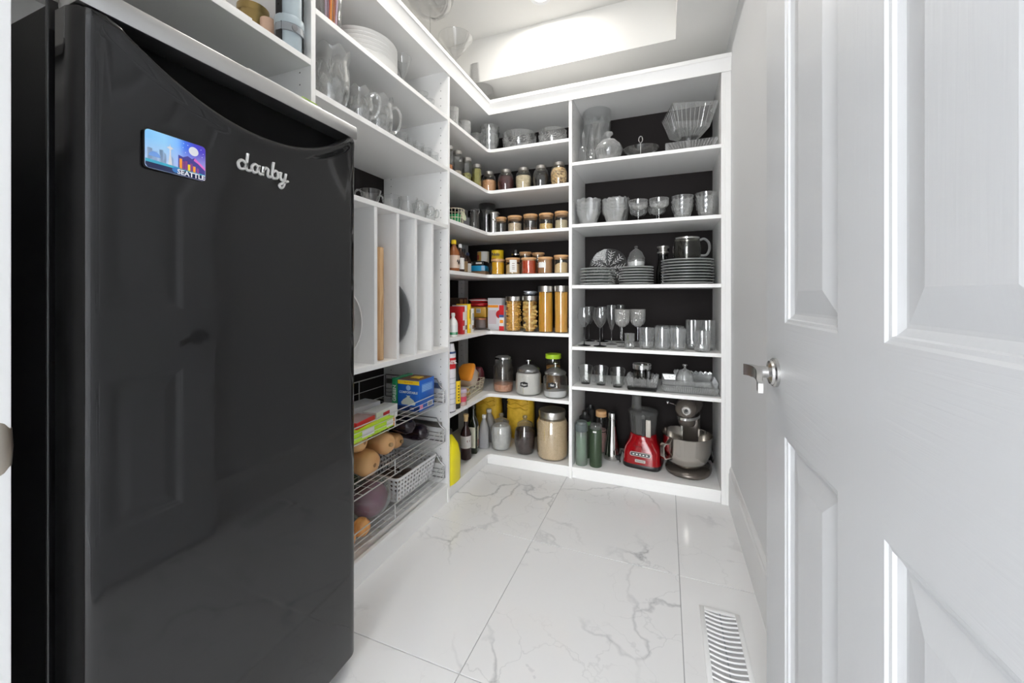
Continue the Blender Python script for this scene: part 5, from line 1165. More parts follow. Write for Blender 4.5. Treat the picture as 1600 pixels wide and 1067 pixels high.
x, y, r, h = ctx(770, 803, 551, z, Y=2.44); t = jar('tall glass jar with a little pink rock salt and a chrome clamp lid', x, y, z, r*.94, h*.76, 'crock', None, None, .26, him, name='clamp_jar', glass=glass_mat('clamp_jar_glass', (.92,.90,.87), 1.5, .02, .02))
MB().lathe([(r*.82,h*.765),(r*.84,h*.77),(r*.80,h*.86),(r*.78,h*.875),(0,h*.88)], 32).build('lid', glass_mat('clamp_lid_glass', (.7,.7,.68), 1.5, .03, .1), t); MB().lathe([(r*.80,h*.88),(r*.84,h*.885),(r*.84,h*.93),(r*.5,h*.98),(0,h*.985)], 32).build('clamp', CHROME, t)
def plaque(t, r, zc, s):
    M = frame((0,-r-.0012,zc), (1,0,0), (0,0,1)); w_, h_ = .026, .019
    p = [(-w_,-h_*.5),(-w_*.8,-h_*.7),(-w_*.3,-h_*.8),(0,-h_),(w_*.3,-h_*.8),(w_*.8,-h_*.7),(w_,-h_*.5),(w_*.93,0),(w_,h_*.5),(w_*.8,h_*.7),(w_*.3,h_*.8),(0,h_),(-w_*.3,h_*.8),(-w_*.8,h_*.7),(-w_,h_*.5),(-w_*.93,0)]
    o = MB().prism(p, 0, .0016, M=M).build('label_plaque', mat('chalk_black', (.012,.012,.014), .5) if 'chalk_black' not in bpy.data.materials else bpy.data.materials['chalk_black'], t, smooth=0)
    text(s, .017, M @ Matrix.Translation((0,0,.002)), PAPER, o, shear=.2, bold=.0002)
sug = mat('white_sugar', (.84,.83,.81), .7)
x, y, r, h = ctx(804.5, 847, 562, z, Y=2.435); t = jar('wide glass jar full of white sugar with a black label', x, y, z, r*.95, h*.72, 'crock', 'dome', mat('smoked_lid_steel', (.42,.42,.42), .2, .9), .94, sug, name='canister_jar'); plaque(t, r*.95, h*.36, 'Sugar')
x, y, r, h = ctx(848.5, 889, 566, z, Y=2.425); t = jar('wide glass jar with a little salt and a black label', x-.004, y, z, r*.94, h*.70, 'crock', 'dome', bpy.data.materials['smoked_lid_steel'], .26, mat('salt_white', (.80,.81,.84), .7), name='canister_jar', heap=.12); plaque(t, r*.94, h*.42, 'Salt')
x, y, r, h = ctx(852, 877, 550, z, Y=2.60); jar('jar with a lime green screw lid behind the salt jar', x, y, z, r*.94, h*.92, 'cyl', 'steel', LIME, .7, mat('orange_bits', (.6,.3,.08), .6), name='green_lid_jar')

# ------------------------------------------------------------ bottom corner shelf
z = C[6]
t = thing('detergent_jug', 'bright yellow plastic jug standing by the side panel', 'jug', (-1.135, Y1+.078, z)); hh = zat(676, -1.12, Y1+.10)-z
loft([rsec(.058,.062,0,.6), rsec(.062,.066,.008,.6), rsec(.062,.066,hh*.55,.6), rsec(.055,.05,hh*.78,.7), rsec(.03,.026,hh*.95,.9), rsec(.022,.022,hh,1)]).build('body', mat('jug_yellow', (.78,.68,.01), .4), t, smooth=50)
MB().lathe([(.024,hh),(.026,hh+.002),(.026,hh+.022),(0,hh+.024)], 20).build('cap', BLACK, t)
t = thing('wine_bottle', 'dark syrup bottle with a white label and cork top', 'bottle', (*ground(728, 716, z), z)); hh = zat(647, *ground(728, 716, z))-z; r = .034
MB().lathe([(0,0),(r*.95,0),(r,.005),(r,hh*.55),(r*.8,hh*.64),(r*.36,hh*.74),(r*.36,hh*.92),(0,hh*.92)], 28).build('body', mat('dark_syrup', (.030,.012,.012), .12), t)
MB().lathe([(r*1.008,hh*.26),(r*1.008,hh*.53)], 28).build('label', mat('label_offwhite', (.66,.63,.62), .5), t); MB().lathe([(0,0),(.010,0),(.010,.001),(0,.001)], 12, M=frame((r*.95*math.cos(-.6), r*.98*math.sin(-.6), hh*.42), (math.sin(.6), math.cos(.6), 0), (0,0,1))).build('label_print', mat('berry_print', (.20,.02,.015), .5), t)
MB().lathe([(r*.38,hh*.84),(r*.40,hh*.845),(r*.40,hh*.93),(r*.5,hh*.935),(r*.5,hh),(0,hh)], 16).build('cork_top', mat('cork', (.55,.38,.18), .7), t)
t = thing('oil_bottle', 'square dark green oil bottle with a cream label', 'bottle', (ground(741, 708, z)[0]-.012, ground(741, 708, z)[1]+.012, z), .25); hh = zat(633, *ground(741, 708, z))-z
loft([rsec(.028,.028,0,.4), rsec(.030,.030,.004,.4), rsec(.030,.030,hh*.60,.4), rsec(.024,.024,hh*.68,.6), rsec(.012,.012,hh*.76,1), rsec(.012,.012,hh*.99,1)]).build('body', mat('dark_green_glass', (.010,.013,.006), .08), t, smooth=40)
MB().box(.0303,.0309,-.020,.020,hh*.12,hh*.55, M=Matrix.Rotation(-.5,4,'Z') if 0 else None).build('label', mat('label_cream', (.62,.60,.48), .5), t, smooth=0); MB().box(-.020,.020,-.0309,-.0303,hh*.12,hh*.55).build('label', bpy.data.materials['label_cream'], t, smooth=0)
MB().box(.0309,.0313,-.012,.014,hh*.14,hh*.27).build('label_print', bpy.data.materials['berry_print'], t, smooth=0); MB().lathe([(.0135,hh*.92),(.0135,hh),(0,hh)], 14).build('cap', BLACK, t)
VIN = glass_mat('cloudy_plastic', (.62,.62,.64), 1.45, .15, .45)
def vjug(label, x, y, vt, w):
    hh = zat(vt, x, y)-z; t = thing('vinegar_jug', label, 'jug', (x, y, z), .3)
    loft([rsec(w*.95,w*.85,0,.5), rsec(w,w*.9,.006,.5), rsec(w,w*.9,hh*.55,.5), rsec(w*.75,w*.65,hh*.72,.7), rsec(w*.35,w*.35,hh*.88,1), rsec(w*.33,w*.33,hh*.92,1)]).build('body', VIN, t, smooth=50)
    loft([rsec(w*.90,w*.80,.004,.5), rsec(w*.93,w*.83,hh*.50,.5)]).build('vinegar', mat('cloudy_liquid', (.42,.41,.43), .4) if 'cloudy_liquid' not in bpy.data.materials else bpy.data.materials['cloudy_liquid'], t, smooth=50)
    MB().lathe([(w*.38,hh*.90),(w*.42,hh*.905),(w*.42,hh*.99),(w*.36,hh),(0,hh)], 18).build('cap', PAPER, t)
vjug('cloudy plastic vinegar jug with a white cap beside the oil bottle', atY(756.5, 2.425), 2.425, 648, .034)
vjug('second cloudy plastic jug with a white cap behind the first', atY(764, 2.55), 2.55, 639, .045)
SACK = speckle('mustard_sack', [(.60,.37,.02),(.72,.46,.04)], 30, .6, 'noise', .15)
for u0, u1, lb, sd in ((743, 787, 'mustard yellow rice sack behind the vinegar jugs', 3), (791, 837, 'mustard yellow rice sack behind the dark jar', 8)):
    x = atY((u0+u1)/2, 2.67); w_ = (u1-u0)*fwd(x,2.67)/FPX
    t = pouch('rice_sack', lb, 'sack', x, 2.668, z, w_*.90, .13, .345, SACK, 0, amp=.06, seed=sd)
    for k in range(3): MB().tube([(-w_*.36+w_*.72*q/8, -.072-.004*math.sin(q*1.9+k+sd), .235+.028*k+.008*math.sin(q*1.3+k*2+sd)) for q in range(9)], .0045, 6).build('fold', SACK, t)
flour = speckle('flour', [(.82,.83,.84),(.74,.75,.77)], 40, .8, 'noise', .1); dkbean = speckle('dark_beans', [(.035,.02,.02),(.07,.045,.045),(.02,.012,.012)], 150); rice = speckle('brown_rice', [(.70,.53,.33),(.80,.64,.44),(.60,.44,.26)], 260)
x, y, r, h = ctx(765.5, 801, 644, z, Y=2.46); jar('ginger jar of white flour with a glass lid', x, y, z, r*.95, h*.79, 'ginger', 'glass', None, .90, flour, name='ginger_jar')
x, y, r, h = ctx(802.5, 838, 647, z, Y=2.45); jar('ginger jar of dark beans with a glass lid', x, y, z, r*.95, h*.79, 'ginger', 'glass', None, .84, dkbean, name='ginger_jar')
x, y, r, h = ctx(838.5, 890, 633, z, Y=2.455); t = jar('very large jar of brown rice with a broad steel lid', x-.005, y, z, r*.95, h*.86, 'crock', None, None, .95, rice, name='rice_jar')
rl = r*.95*.84; MB().lathe([(rl*.86,h*.845),(rl*.98,h*.86),(rl*.98,h*.885),(rl*1.02,h*.89),(rl*1.04,h*.975),(rl*1.0,h),(0,h)], 40).build('lid', STEEL, t)
# ------------------------------------------------------------ pantry unit, upper shelves
z = LA
t = thing('straw_glass', 'clear glass filled with orange and pink straws beside the white plates', 'glass', (-1.15, max(Y0+.06, atX(517, -1.15)), z))
MB().lathe(cup_prof([(.030,0),(.033,.004),(.040,.15)], .002, .005), 28).build('body', GLASS, t)
rd = random.Random(3)
for k in range(16):
    a = rd.random()*6.28; q = rd.uniform(.003,.022)
    MB().tube([(q*math.cos(a), q*math.sin(a), .006), (q*1.35*math.cos(a+.4), q*1.35*math.sin(a+.4), rd.uniform(.17,.21))], .003, 6).build('straw', (ORANGE, mat('salmon_straw', (.62,.20,.14), .4), mat('lilac_straw', (.58,.45,.60), .4), RED)[k % 4] if k < 4 else [ORANGE, bpy.data.materials['salmon_straw'], bpy.data.materials['lilac_straw'], RED][k % 4], t)
CHINA = mat('white_china', (.84,.84,.83), .18)
base = None
for k in range(6):
    if base is None:
        base = t = thing('china_bowl', 'wide white china bowl in the stack on the top shelf', 'bowl', (0,0,0), 0, 'white china bowls')
        MB().lathe([(0,0),(.075,0),(.078,.003),(.125,.028),(.150,.046),(.148,.048),(.122,.032),(.074,.007),(0,.006)], 48).build('body', CHINA, t)
    else: t = dup(base, (0,0,0))
    put(t, -1.24, 1.365, z+k*.0165); t['label'] = 'wide white china bowl, '+nth(k, 6)+' in its stack'
for i, (X, yy, vt, lb) in enumerate(((-1.19, 1.585, 70, 'clear wine glass beside the white bowls'), (-1.30, 1.66, 80, 'clear wine glass at the back beside the white bowls'))):
    t = stemware(.042, .20, .11, lb, None, GLASS, rb=.034, shape='martini' if i == 0 else 'wine'); put(t, X, yy, z)
for i, (X, yy) in enumerate(((-1.13, 1.665), (-1.14, 1.74), (-1.22, 1.755))):
    t = tumbler(.028, .055, ('short plain tumbler beside the wine glass', 'short plain tumbler next to the side panel', 'short plain tumbler behind the others')[i], None, cut=False, name='small_tumbler'); put(t, X, yy, z)

z = LB_
def pitcher(label, x, y, z, r, h, rz, name='crystal_pitcher', scal=8, handle=True):
    t = thing(name, label, 'pitcher', (x, y, z), rz); op = [(r*.62,0),(r*.66,.006),(r*.92,h*.30),(r*.95,h*.55),(r*.86,h*.80),(r,h)]
    nt = len(op)
    MB().lathe(cup_prof(op, .003, .008), 48, zmod=(lambda a, k: h*.045*math.cos(scal*a) if k in (nt, nt+1) else 0)).build('body', CRYS, t, smooth=40)
    facets(t, r*.70, r*.94, h*.06, h*.50, 10, rows=2, proud=.003)
    mb = MB()
    for i in range(10):                                  # fan cuts above the diamonds
        a0 = 2*PI*i/10
        for s in (-1, 0, 1): mb.tube([(r*.955*math.cos(a0), r*.955*math.sin(a0), h*.48), (r*.90*math.cos(a0+s*.17), r*.90*math.sin(a0+s*.17), h*(.74-.05*abs(s)))], .0018, 4)
    mb.build('fan_cut', CRYSD, t, smooth=0)
    if handle: MB().tube(sm([(r*.88,0,h*.85),(r*1.25,0,h*.92),(r*1.55,0,h*.75),(r*1.5,0,h*.45),(r*1.2,0,h*.25),(r*.88,0,h*.24)]), .006, 8).build('handle', CRYSD, t)
    return t
y = atX(520, -1.15); pitcher('tall cut crystal pitcher with a scalloped rim beside the unit side', -1.16, y, z, .070, .215, 3.6)
pitcher('cut crystal mug with a round handle between the pitchers', -1.15, atX(563, -1.15), z, .052, .14, .3, name='crystal_mug')
pitcher('shorter cut crystal pitcher with a curled handle', -1.16, atX(592, -1.16), z, .062, .165, 1.0)
k = 0
for X in (-1.13, -1.22):
    for j in range(5):
        yy = 1.50+.066*j
        front = X > -1.2
        if k == 0: sb0 = t = tumbler(.027, .058, 'small plain shot glass along the shelf edge', 'small shot glasses along the edge', cut=False, fl=flute(10,.03), name='shot_glass')
        else: t = dup(sb0, (0,0,0), label=None if front else 'small plain shot glass in the row behind the edge', group=None if front else 'small shot glasses behind')
        put(t, X, yy, z); k += 1; t['label'] = ('small plain shot glass along the shelf edge, ' if front else 'small plain shot glass in the row behind the edge, ') + ('next to the pitcher','second from the pitcher','middle one','second from the side panel','next to the side panel')[j]

z = LC
def teacup(label, x, y, rz, r=.043, h=.062, name='glass_cup'):
    t = thing(name, label, 'cup', (x, y, z), rz)
    MB().lathe(cup_prof([(r*.58,0),(r*.62,.005),(r*.82,h*.4),(r,h)], .0022, .006), 32).build('body', GLASS, t)
    MB().tube(sm([(r*.95,0,h*.82),(r*1.35,0,h*.86),(r*1.6,0,h*.62),(r*1.5,0,h*.34),(r*1.15,0,h*.24),(r*.78,0,h*.30)]), .0036, 8).build('handle', glass_mat('cup_handle', (.85,.86,.86), 1.5, .03, .12) if 'cup_handle' not in bpy.data.materials else bpy.data.materials['cup_handle'], t); return t
teacup('clear glass teacup before the dark wall above the tray slots', -1.15, atX(579, -1.15), -1.9)
teacup('clear glass cup with its handle turned outward', -1.14, atX(612, -1.14), -1.9, .045, .066)
teacup('clear glass cup third along above the tray slots', -1.12, atX(638, -1.12), .5, .045, .078)
teacup('clear glass cup fourth along above the tray slots', -1.12, atX(657, -1.12), .5, .042, .070)
teacup('clear glass cup next to the side panel above the tray slots', -1.115, min(1.78, atX(673, -1.115)), -.2, .034, .062)

# ------------------------------------------------------------ trays and boards in the slots
z = LD
t = thing('cutting_board', 'long wooden cutting board standing in a tray slot', 'cutting board', (-1.29, atX(597, -1.115), z)); hh = zat(386, -1.11, atX(597,-1.11))-z
MB().box(-.19,.175,-.0125,.0125,0,hh, bev=.004).build('board', WOOD, t)
t = thing('pan_lid', 'dark grey round pan lid with handles standing in a tray slot', 'pan lid', (-1.285, 1.514, z)); rr = .185
M = Matrix.Translation((0,0,rr)) @ Matrix.Rotation(PI/2, 4, 'X')
MB().lathe([(0,-.006),(rr*.96,-.006),(rr,-.003),(rr,.004),(rr*.97,.006),(rr*.9,.004),(0,.004)], 48, M=M).build('disc', mat('dark_grey_metal', (.16,.165,.17), .35, .4), t)
MB().tube([(.125,-.008,rr+.05),(.140,-.022,rr+.045),(.145,-.024,rr),(.140,-.022,rr-.045),(.125,-.008,rr-.05)], .006, 8).build('handle', CHROME, t)
t = thing('white_tray', 'pale round tray standing in the slot beside the refrigerator', 'tray', (-1.272, 1.226, z)); rr = .165
M = Matrix.Translation((0,0,rr)) @ Matrix.Rotation(PI/2, 4, 'X')
MB().lathe([(0,-.004),(rr*.9,-.004),(rr,.004),(rr*.985,.007),(rr*.88,0),(0,0)], 48, M=M).build('disc', mat('pale_enamel', (.72,.71,.70), .3), t); MB().lathe([(rr*.55,.0005),(rr*.75,.0005)], 40, M=M).build('printed_ring', mat('grey_print', (.42,.40,.38), .4), t)
t = thing('baking_sheet', 'grey baking sheet pushed far back in the last slot', 'tray', (-1.37, 1.79, z)); MB().box(-.11,.11,-.003,.003,0,.28, bev=.001).build('sheet', GREYP, t)

# ------------------------------------------------------------ wire baskets
ya, yb_ = y0i+.014, y1i-.014; xa, xb_ = BKX+.03, XL-.012
def basket(label, z0, zf, zs):
    t = thing('pullout_basket', label, 'basket', (0,0,0)); t.location = (0,0,0)
    mb = MB()
    mb.tube([(xb_, ya, zf), (xb_, yb_, zf)], .0024, 6).tube([(xb_, ya, zf-.022), (xb_, yb_, zf-.022)], .0016, 5).tube([(xb_, ya, zf-.042), (xb_, yb_, zf-.042)], .0016, 5).tube([(xb_, ya, z0), (xb_, yb_, z0)], .0024, 6)
    for q in (.02, .5, .98): mb.tube([(xb_, ya+(yb_-ya)*q, z0), (xb_, ya+(yb_-ya)*q, zf)], .0026, 6)
    mb.build('front_wires', WIRE, t)
    for s, yy in ((0, ya), (1, yb_)):
        sd = MB(); sd.tube([(xb_, yy, z0), (xb_, yy, zf), (xb_-.03, yy, zf+.02), (xb_-.05, yy, zs), (xa, yy, zs)], .0030, 6).tube([(xb_, yy, zf-.022), (xa, yy, zf-.022)], .0018, 5).tube([(xb_, yy, zf-.042), (xa, yy, zf-.042)], .0018, 5).tube([(xa, yy, z0), (xa, yy, zs)], .003, 6).tube([(xb_, yy, z0), (xa, yy, z0)], .003, 6)
        sd.build('side_wires', DWIRE if s else WIRE, t)
    bk = MB(); bk.tube([(xa, ya, zs), (xa, yb_, zs)], .003, 6).tube([(xa, ya, z0), (xa, yb_, z0)], .003, 6).tube([(xa, ya, (z0+zs)/2), (xa, yb_, (z0+zs)/2)], .002, 5)
    for q in (.25, .5, .75): bk.tube([(xa, ya+(yb_-ya)*q, z0), (xa, ya+(yb_-ya)*q, zs)], .0026, 6)
    bk.build('back_wires', WIRE, t)
    fl_ = MB(); nw = 15
    for k in range(1, nw): fl_.tube([(xb_, ya+(yb_-ya)*k/nw, z0), (xa, ya+(yb_-ya)*k/nw, z0)], .0015, 4)
    for q in (.3, .65): fl_.tube([(xa+(xb_-xa)*q, ya, z0-.003), (xa+(xb_-xa)*q, yb_, z0-.003)], .0025, 5)
    fl_.build('floor_wires', WIRE, t)
    for yy, s in ((y0i, 1), (y1i, -1)): MB().box(xa, XL-.035, *sorted((yy+s*.001, yy+s*.009)), zs-.052, zs-.022, bev=.001).build('slide', STEEL, t)
    return t
Z1, Z2, Z3 = .535, .328, .135
basket('upper chrome wire basket with boxes of bags', Z1, .600, .657); basket('middle chrome wire basket holding squash and eggplants', Z2, .392, .447); basket('bottom chrome wire basket with onions and a white plastic basket', Z3, .200, .257)
e = .004
# upper basket
t = thing('bag_box', 'blue box of compostable bags with a yellow band', 'box', (-1.168, 1.665, Z1+e)); w_, d_, h_ = .125, .13, .150
MB().box(-w_/2,w_/2,-d_/2,d_/2,0,h_, bev=.001).build('carton', BLUE, t)
FB = frame((0,-d_/2-.0004,0), (1,0,0), (0,0,1)); RB = frame((w_/2+.0004,0,0), (0,1,0), (0,0,1))
MB().box(-w_/2,w_/2,h_*.86,h_*.99,0,.0006, M=FB).build('yellow_band', YEL, t, smooth=0); text('VALUE PACK', .009, FB @ Matrix.Translation((0,h_*.925,.001)), RED, t, ext=.0001)
text('COMPOSTABLE', .0155, FB @ Matrix.Translation((.0,h_*.60,.0006)), PAPER, t, bold=.0004, ext=.0002)
MB().lathe([(0,0),(.013,0),(.013,.0005),(0,.0005)], 20, M=FB @ Matrix.Translation((0,h_*.75,.0004))).build('brand_oval', mat('light_blue_print', (.35,.55,.80), .4), t)
MB().prism([(-.038,h_*.20),(-.042,h_*.27),(-.030,h_*.36),(-.006,h_*.46),(-.012,h_*.50),(.012,h_*.50),(.006,h_*.46),(.030,h_*.36),(.042,h_*.27),(.038,h_*.20)], .0004, .0010, M=FB).build('bag_picture', mat('bag_print', (.62,.66,.56), .5), t, smooth=0)
MB().box(-w_/2,w_/2,.002,h_*.16,.0002,.0008, M=FB).build('navy_band', mat('navy_band', (.006,.02,.10), .4), t, smooth=0); text('100', .016, FB @ Matrix.Translation((.02,h_*.09,.0012)), PAPER, t, ext=.0001)
MB().box(-.045,.05,h_*.60,h_*.86,0,.0005, M=RB).build('info_panel', mat('info_blue', (.10,.26,.58), .4), t, smooth=0)
for k in range(4): MB().box(-.04,.04,h_*(.64+.05*k),h_*(.655+.05*k),.0005,.0009, M=RB).build('printed_line', mat('line_blue', (.35,.5,.75), .4) if 'line_blue' not in bpy.data.materials else bpy.data.materials['line_blue'], t, smooth=0)
MB().box(.005,.05,h_*.06,h_*.24,0,.0006, M=RB).build('barcode_patch', PAPER, t, smooth=0); MB().box(-.06,-.035,h_*.06,h_*.22,0,.0006, M=RB).build('pink_patch', PINK, t, smooth=0)
for k in range(7): MB().box(.010+k*.005,.0125+k*.005,h_*.09,h_*.22,.0006,.001, M=RB).build('barcode_bar', BLACK, t, smooth=0)
MB().box(-w_/2+.004,w_/2-.004,-d_/2+.004,d_/2-.004,h_,h_+.001).build('open_top', BROWN, t, smooth=0); MB().box(-.02,.03,-.02,.02,h_+.001,h_+.004).build('yellow_flap', YEL, t, smooth=0)
t = pbox('green_bag_box', 'dark green box beside the blue bag box', 'box', -1.250, 1.665, Z1+e, .030, .13, .155, GREEN, 0, [])
text('GREEN', .026, frame((0,-.0656,.080), (0,0,1), (-1,0,0)), PAPER, t, bold=.0006)
t = pbox('red_box', 'small red carton lying before the white boxes', 'box', -1.165, 1.255, Z1+e+.014, .085, .12, .050, RED, .12, [('white_edge', 't', .05, .95, .05, .95, mat('red_box_inner', (.55,.42,.40), .5))])
text('Trident', .016, frame((0,-.0607,.028), (1,0,0), (0,0,1)), PAPER, t, shear=.2)
pbox('wrap_box', 'long white carton behind the red one', 'box', -1.33, 1.34, Z1+e, .10, .36, .062, mat('carton_white_grey', (.62,.61,.62), .5), -.08)
pbox('wrap_box', 'white carton with a red square lying beside the red one', 'box', -1.185, 1.42, Z1+e+.003, .07, .16, .060, PAPER, .1, [('red_square', 'r', .3, .6, .3, .8, RED), ('red_square', 'f', .2, .8, .2, .8, RED)])
pbox('foil_box', 'lime green carton lying along the front of the upper basket', 'box', -1.117, 1.235, Z1+e, .042, .34, .040, LIME, 0, [('white_oval', 'r', .42, .62, .2, .85, PAPER), ('white_patch', 'r', .84, .97, .15, .8, PAPER), ('red_end', 'r', .972, 1, 0, 1, ORANGE)])
pouch('green_film', 'green plastic film bag tucked under the red carton', 'bag', -1.215, 1.20, Z1+e, .12, .22, .012, mat('film_green', (.03,.16,.09), .3), 0, amp=.2, seed=5)
# middle basket
SQ = speckle('butternut_skin', [(.58,.30,.12),(.66,.38,.17)], 6, .45, 'noise', .03)
def squash(label, base, d, L_, r1, r2, stem=True):
    d = Vector(d).normalized(); t = thing('butternut_squash', label, 'squash', base); M = Vector((0,0,1)).rotation_difference(d).to_matrix().to_4x4()
    pr = [(0,0),(r1*.45,.002),(r1*.85,L_*.07),(r1,L_*.18),(r1*.95,L_*.32),(r2*1.05,L_*.50),(r2,L_*.70),(r2*1.02,L_*.88),(r2*.75,L_*.97),(r2*.25,L_),(0,L_)]
    MB().lathe(pr, 28, M=M).build('body', SQ, t, smooth=70)
    MB().lathe([(0,-.0015),(.006,-.0015),(.009,0),(.004,.004),(0,.004)], 12, M=M).build('blossom_scar', mat('scar_brown', (.30,.16,.07), .7) if 'scar_brown' not in bpy.data.materials else bpy.data.materials['scar_brown'], t)
    MB().lathe([(.010,L_-.003),(.008,L_+.004),(.010,L_+.010),(.007,L_+.012),(0,L_+.010)], 8, M=M).build('stem', mat('stem_tan', (.36,.24,.12), .8) if 'stem_tan' not in bpy.data.materials else bpy.data.materials['stem_tan'], t); return t
zb = Z2+e
squash('butternut squash with its round end toward the front wires', (-1.135, 1.325, zb+.058), (-1, .06, .05), .235, .055, .040)
squash('butternut squash lying over the first, bulb above it', (-1.165, 1.300, zb+.158), (-1, -.10, -.02), .20, .043, .036)
squash('butternut squash with a stub end toward the front', (-1.385, 1.500, zb+.075), (1, -.22, .10), .235, .050, .046)
squash('butternut squash lying deepest beside the eggplants', (-1.42, 1.61, zb+.045), (1, .0, .02), .20, .041, .036)
EGG = mat('eggplant_skin', (.012,.006,.011), .18)
for lb, b_, d in (('dark eggplant leaning on the squash', (-1.375,1.605,zb+.150), (1,.12,-.14)), ('dark eggplant lying beside the side wires', (-1.36,1.715,zb+.055), (1,.0,.06))):
    t = thing('eggplant', lb, 'eggplant', b_); M = Vector((0,0,1)).rotation_difference(Vector(d).normalized()).to_matrix().to_4x4()
    MB().lathe([(0,0),(.020,.006),(.030,.03),(.036,.09),(.042,.15),(.040,.19),(.026,.218),(0,.226)], 24, M=M).build('body', EGG, t, smooth=70); MB().lathe([(.024,.010),(.016,-.004),(.006,-.012),(.006,-.03),(0,-.031)], 10, M=M).build('calyx', mat('calyx_green', (.05,.08,.02), .6) if 'calyx_green' not in bpy.data.materials else bpy.data.materials['calyx_green'], t)
t = thing('cabbage', 'pale green cabbage beside the squash in the middle basket', 'cabbage', (-1.17, 1.115, zb+.066)); CAB = speckle('pale_cabbage', [(.52,.58,.30),(.66,.70,.46)], 8, .5, 'noise', .2)
MB().ball((0,0,0), .056, .060, .054, 20, 12).build('head', CAB, t, smooth=70)
for k in range(4): MB().lathe([(.0585*math.sin(q*.30), -.0575*math.cos(q*.30)) for q in range(0,8)], 20, mod=lambda a, kk: 1+.03*math.cos(3*a+kk), M=Matrix.Rotation(.5+k*1.6, 4, 'Z') @ Matrix.Rotation(1.0+.2*k, 4, 'X')).build('leaf', CAB, t, smooth=70)
pouch('herb_bag', 'small green plastic bag on the cabbage', 'bag', -1.20, 1.12, zb+.133, .09, .08, .045, glass_mat('green_film_clear', (.55,.75,.62), 1.45, .1, .35), .3, amp=.3, seed=17)
# bottom basket
zb = Z3+e
t = thing('plastic_basket', 'white perforated plastic basket holding dark produce', 'basket', (-1.275, 1.640, zb), 0)
WPL = mat('white_plastic', (.80,.80,.81), .35)
def holed(wb, wt, h, nx, ny, rr, M):
    V = []; F_ = []
    for i in range(nx):
        for j in range(ny):
            u0, u1, v0_, v1_ = i/nx, (i+1)/nx, j/ny, (j+1)/ny; c = ((u0+u1)/2, (v0_+v1_)/2); b = len(V)
            sq_ = [(u1,c[1]),(u1,v1_),(c[0],v1_),(u0,v1_),(u0,c[1]),(u0,v0_),(c[0],v0_),(u1,v0_)]
            wm = (wb+wt)/2
            hole = [(c[0]+rr/wm*math.cos(k*PI/4), c[1]+rr/h*math.sin(k*PI/4)) for k in range(8)]
            for p in sq_ + hole:
                ww = wb+(wt-wb)*p[1]; V.append(((p[0]-.5)*ww, 0, p[1]*h))
            for k in range(8): F_.append((b+k, b+(k+1) % 8, b+8+(k+1) % 8, b+8+k))
    return V, F_
hb_ = .125
for (wb, wt, ob, ot, rz, nx) in ((.235,.275,.140,.160,0,11),(.235,.275,.140,.160,PI,11),(.280,.320,.1175,.1375,PI/2,13),(.280,.320,.1175,.1375,-PI/2,13)):
    V, F_ = holed(wb, wt, hb_*.86, nx, 5, .0068, None)
    V = [(x, -(ob+(ot-ob)*(zz/hb_)), zz+.008) for x, _, zz in V]
    o = MB().add(V, F_, Matrix.Rotation(rz, 4, 'Z')).build('side_wall', WPL, t, smooth=0, recalc=False)
    md = o.modifiers.new('thickness', 'SOLIDIFY'); md.thickness = .003; md.offset = 0
rm = MB(); 
for k_, zz in ((1.0,.113),(1.035,.122),(1.0,.127)): pass
rim = [(.1375,.16),( -.1375,.16),(-.1375,-.16),(.1375,-.16)]
pts = []
for cx, cyy, a0 in ((.118,.140,0),(-.118,.140,PI/2),(-.118,-.140,PI),(.118,-.140,3*PI/2)):
    for k in range(5): pts.append((cx+.022*math.cos(a0+k*PI/8), cyy+.022*math.sin(a0+k*PI/8), .119))
rm.tube(pts, .0065, 8, closed=True).build('rim', WPL, t)
MB().box(-.117,.117,-.14,.14,.002,.007).build('bottom', WPL, t, smooth=0)
POT = speckle('dark_potato', [(.06,.04,.035),(.12,.08,.06)], 12, .7, 'noise', .2)
for i, (px_, py_) in enumerate(((-.05,-.07),(.05,-.06),(-.05,.03),(.05,.04))):
    o = MB().ball((0,0,0), .040, .048, .034, 14, 9).build('beet', POT, None, smooth=70, loc=(-1.275+px_*.9, 1.640+py_*.8, zb+.044), label='dark round beet lying in the white perforated basket', cat='beet', group='beets in the plastic basket')
t = thing('red_cabbage', 'purple red cabbage in a clear plastic bag', 'cabbage', (-1.195, 1.362, zb+.080)); 
PC = speckle('red_cabbage', [(.10,.018,.055),(.20,.05,.11),(.34,.16,.24)], 5, .4, 'noise', .25, (1,1,2.2)); MB().ball((0,0,0), .072, .080, .072, 24, 14).build('head', PC, t, smooth=70)
bagm = glass_mat('bag_film', (.82,.88,.84), 1.4, .12, .16, 0, 1, 1.6)
rd = random.Random(2); V = []; F_ = []; na, nb = 24, 14
for j in range(nb+1):
    v_ = -PI/2+PI*j/nb
    for i in range(na):
        u_ = 2*PI*i/na; q = 1.0+.16*abs(math.sin(2.5*u_+3*v_))*math.cos(v_)+.06*math.sin(7*u_+5*v_)
        V.append((.076*q*math.cos(u_)*math.cos(v_), (.088*q+.02*(v_ > .3))*math.sin(u_)*math.cos(v_), .0745*math.sin(v_)*(1+.15*(v_ > 0))))
for j in range(nb):
    for i in range(na): F_.append((j*na+i, j*na+(i+1) % na, (j+1)*na+(i+1) % na, (j+1)*na+i))
MB().add(V, F_).build('plastic_bag', bagm, t, smooth=25)
pouch('salad_bag', 'green leafy bag behind the red cabbage', 'bag', -1.385, 1.36, zb, .12, .20, .13, mat('salad_green', (.035,.075,.04), .5), .2, amp=.3, seed=40)
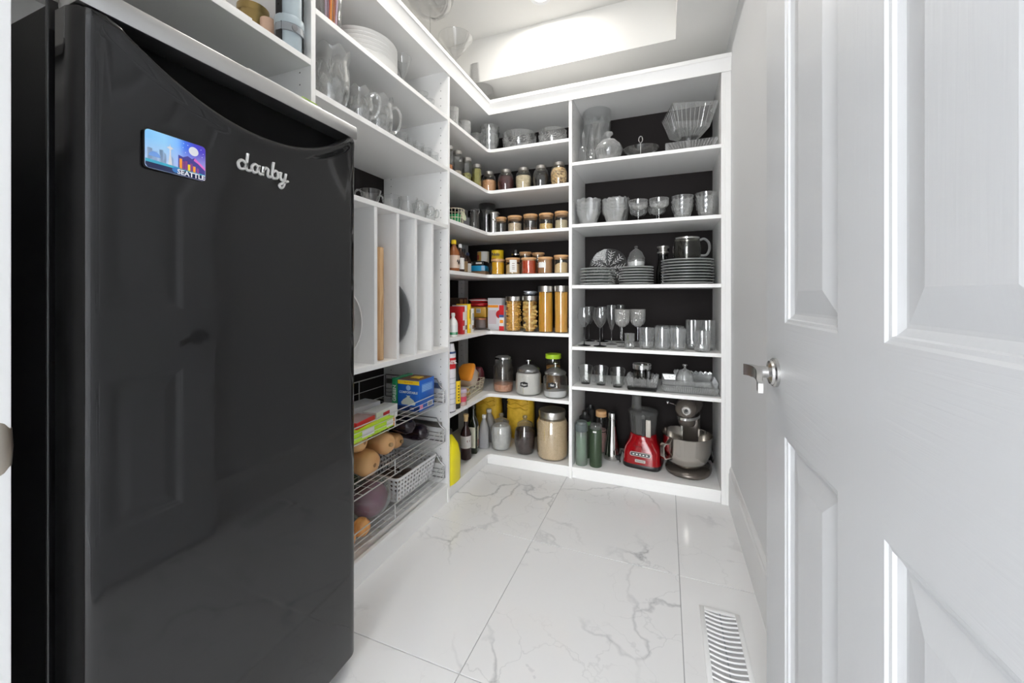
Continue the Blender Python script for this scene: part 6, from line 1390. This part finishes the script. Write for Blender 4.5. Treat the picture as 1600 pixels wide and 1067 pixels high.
ONI = speckle('onion_skin', [(.62,.26,.07),(.74,.38,.13)], 9, .35, 'noise', .05, (6,6,.5)); RON = speckle('red_onion_skin', [(.13,.01,.025),(.22,.03,.05)], 9, .3, 'noise', .05, (6,6,.5))
for lb, x_, y_, z_, r_, m in (('yellow onion before the front wires', -1.135, 1.245, .036, .036, ONI), ('yellow onion closest to the refrigerator', -1.132, 1.165, .034, .034, ONI), ('red onion lying behind the yellow onions', -1.205, 1.220, .041, .040, RON), ('yellow onion behind the red one', -1.22, 1.09, .034, .034, ONI)):
    t = thing('onion', lb, 'onion', (x_, y_, zb+z_)); MB().lathe([(0,-r_),(r_*.5,-r_*.9),(r_*.92,-r_*.4),(r_,.05*r_),(r_*.85,r_*.55),(r_*.4,r_*.88),(r_*.12,r_*1.1),(r_*.06,r_*1.3),(0,r_*1.3)], 20, M=Matrix.Rotation(.5, 4, 'Y')).build('bulb', m, t, smooth=70)

# ------------------------------------------------------------ glassware standing on top of the units
z = TOPZ
def place_top(u, X): return X, atX(u, X)
x, y = place_top(672, -1.145); t = stemware(.127, .432, .195, 'huge clear goblet on top of the shelving', None, glass_mat('big_goblet', (.90,.90,.90), 1.5, .02, 0, 0, 1, 2.0), None, .06, shape='balloon', name='giant_goblet'); h_ = zat(28, x, y)-z
put(t, x, y, z); 
for o in t.children:
    if o.name.startswith('bowl'): pass
x, y = place_top(712, -1.15); t = stemware(.100, .295, .12, 'wide martini style glass on top of the shelving', None, glass_mat('wide_coupe_glass', (.92,.92,.92), 1.5, .02, .02, 0, 1, 2.2), None, .045, shape='martini', name='wide_coupe'); put(t, x, y, z)
x, y = -1.17, 2.37; x = -1.165; y = atX(750, -1.165); t = thing('trifle_bowl', 'round clear glass bowl on top of the shelving at the corner', 'bowl', (x, y, z))
MB().lathe(cup_prof([(.055,0),(.060,.006),(.086,.08),(.092,.18),(.088,.30)], .003, .008), 40).tube([(.0865*math.cos(2*PI*k/40), .0865*math.sin(2*PI*k/40), .30) for k in range(40)], .002, 6, closed=True).build('body', glass_mat('top_bowl_glass', (.92,.92,.92), 1.5, .02, .02, 0, 1, 2.2), t)
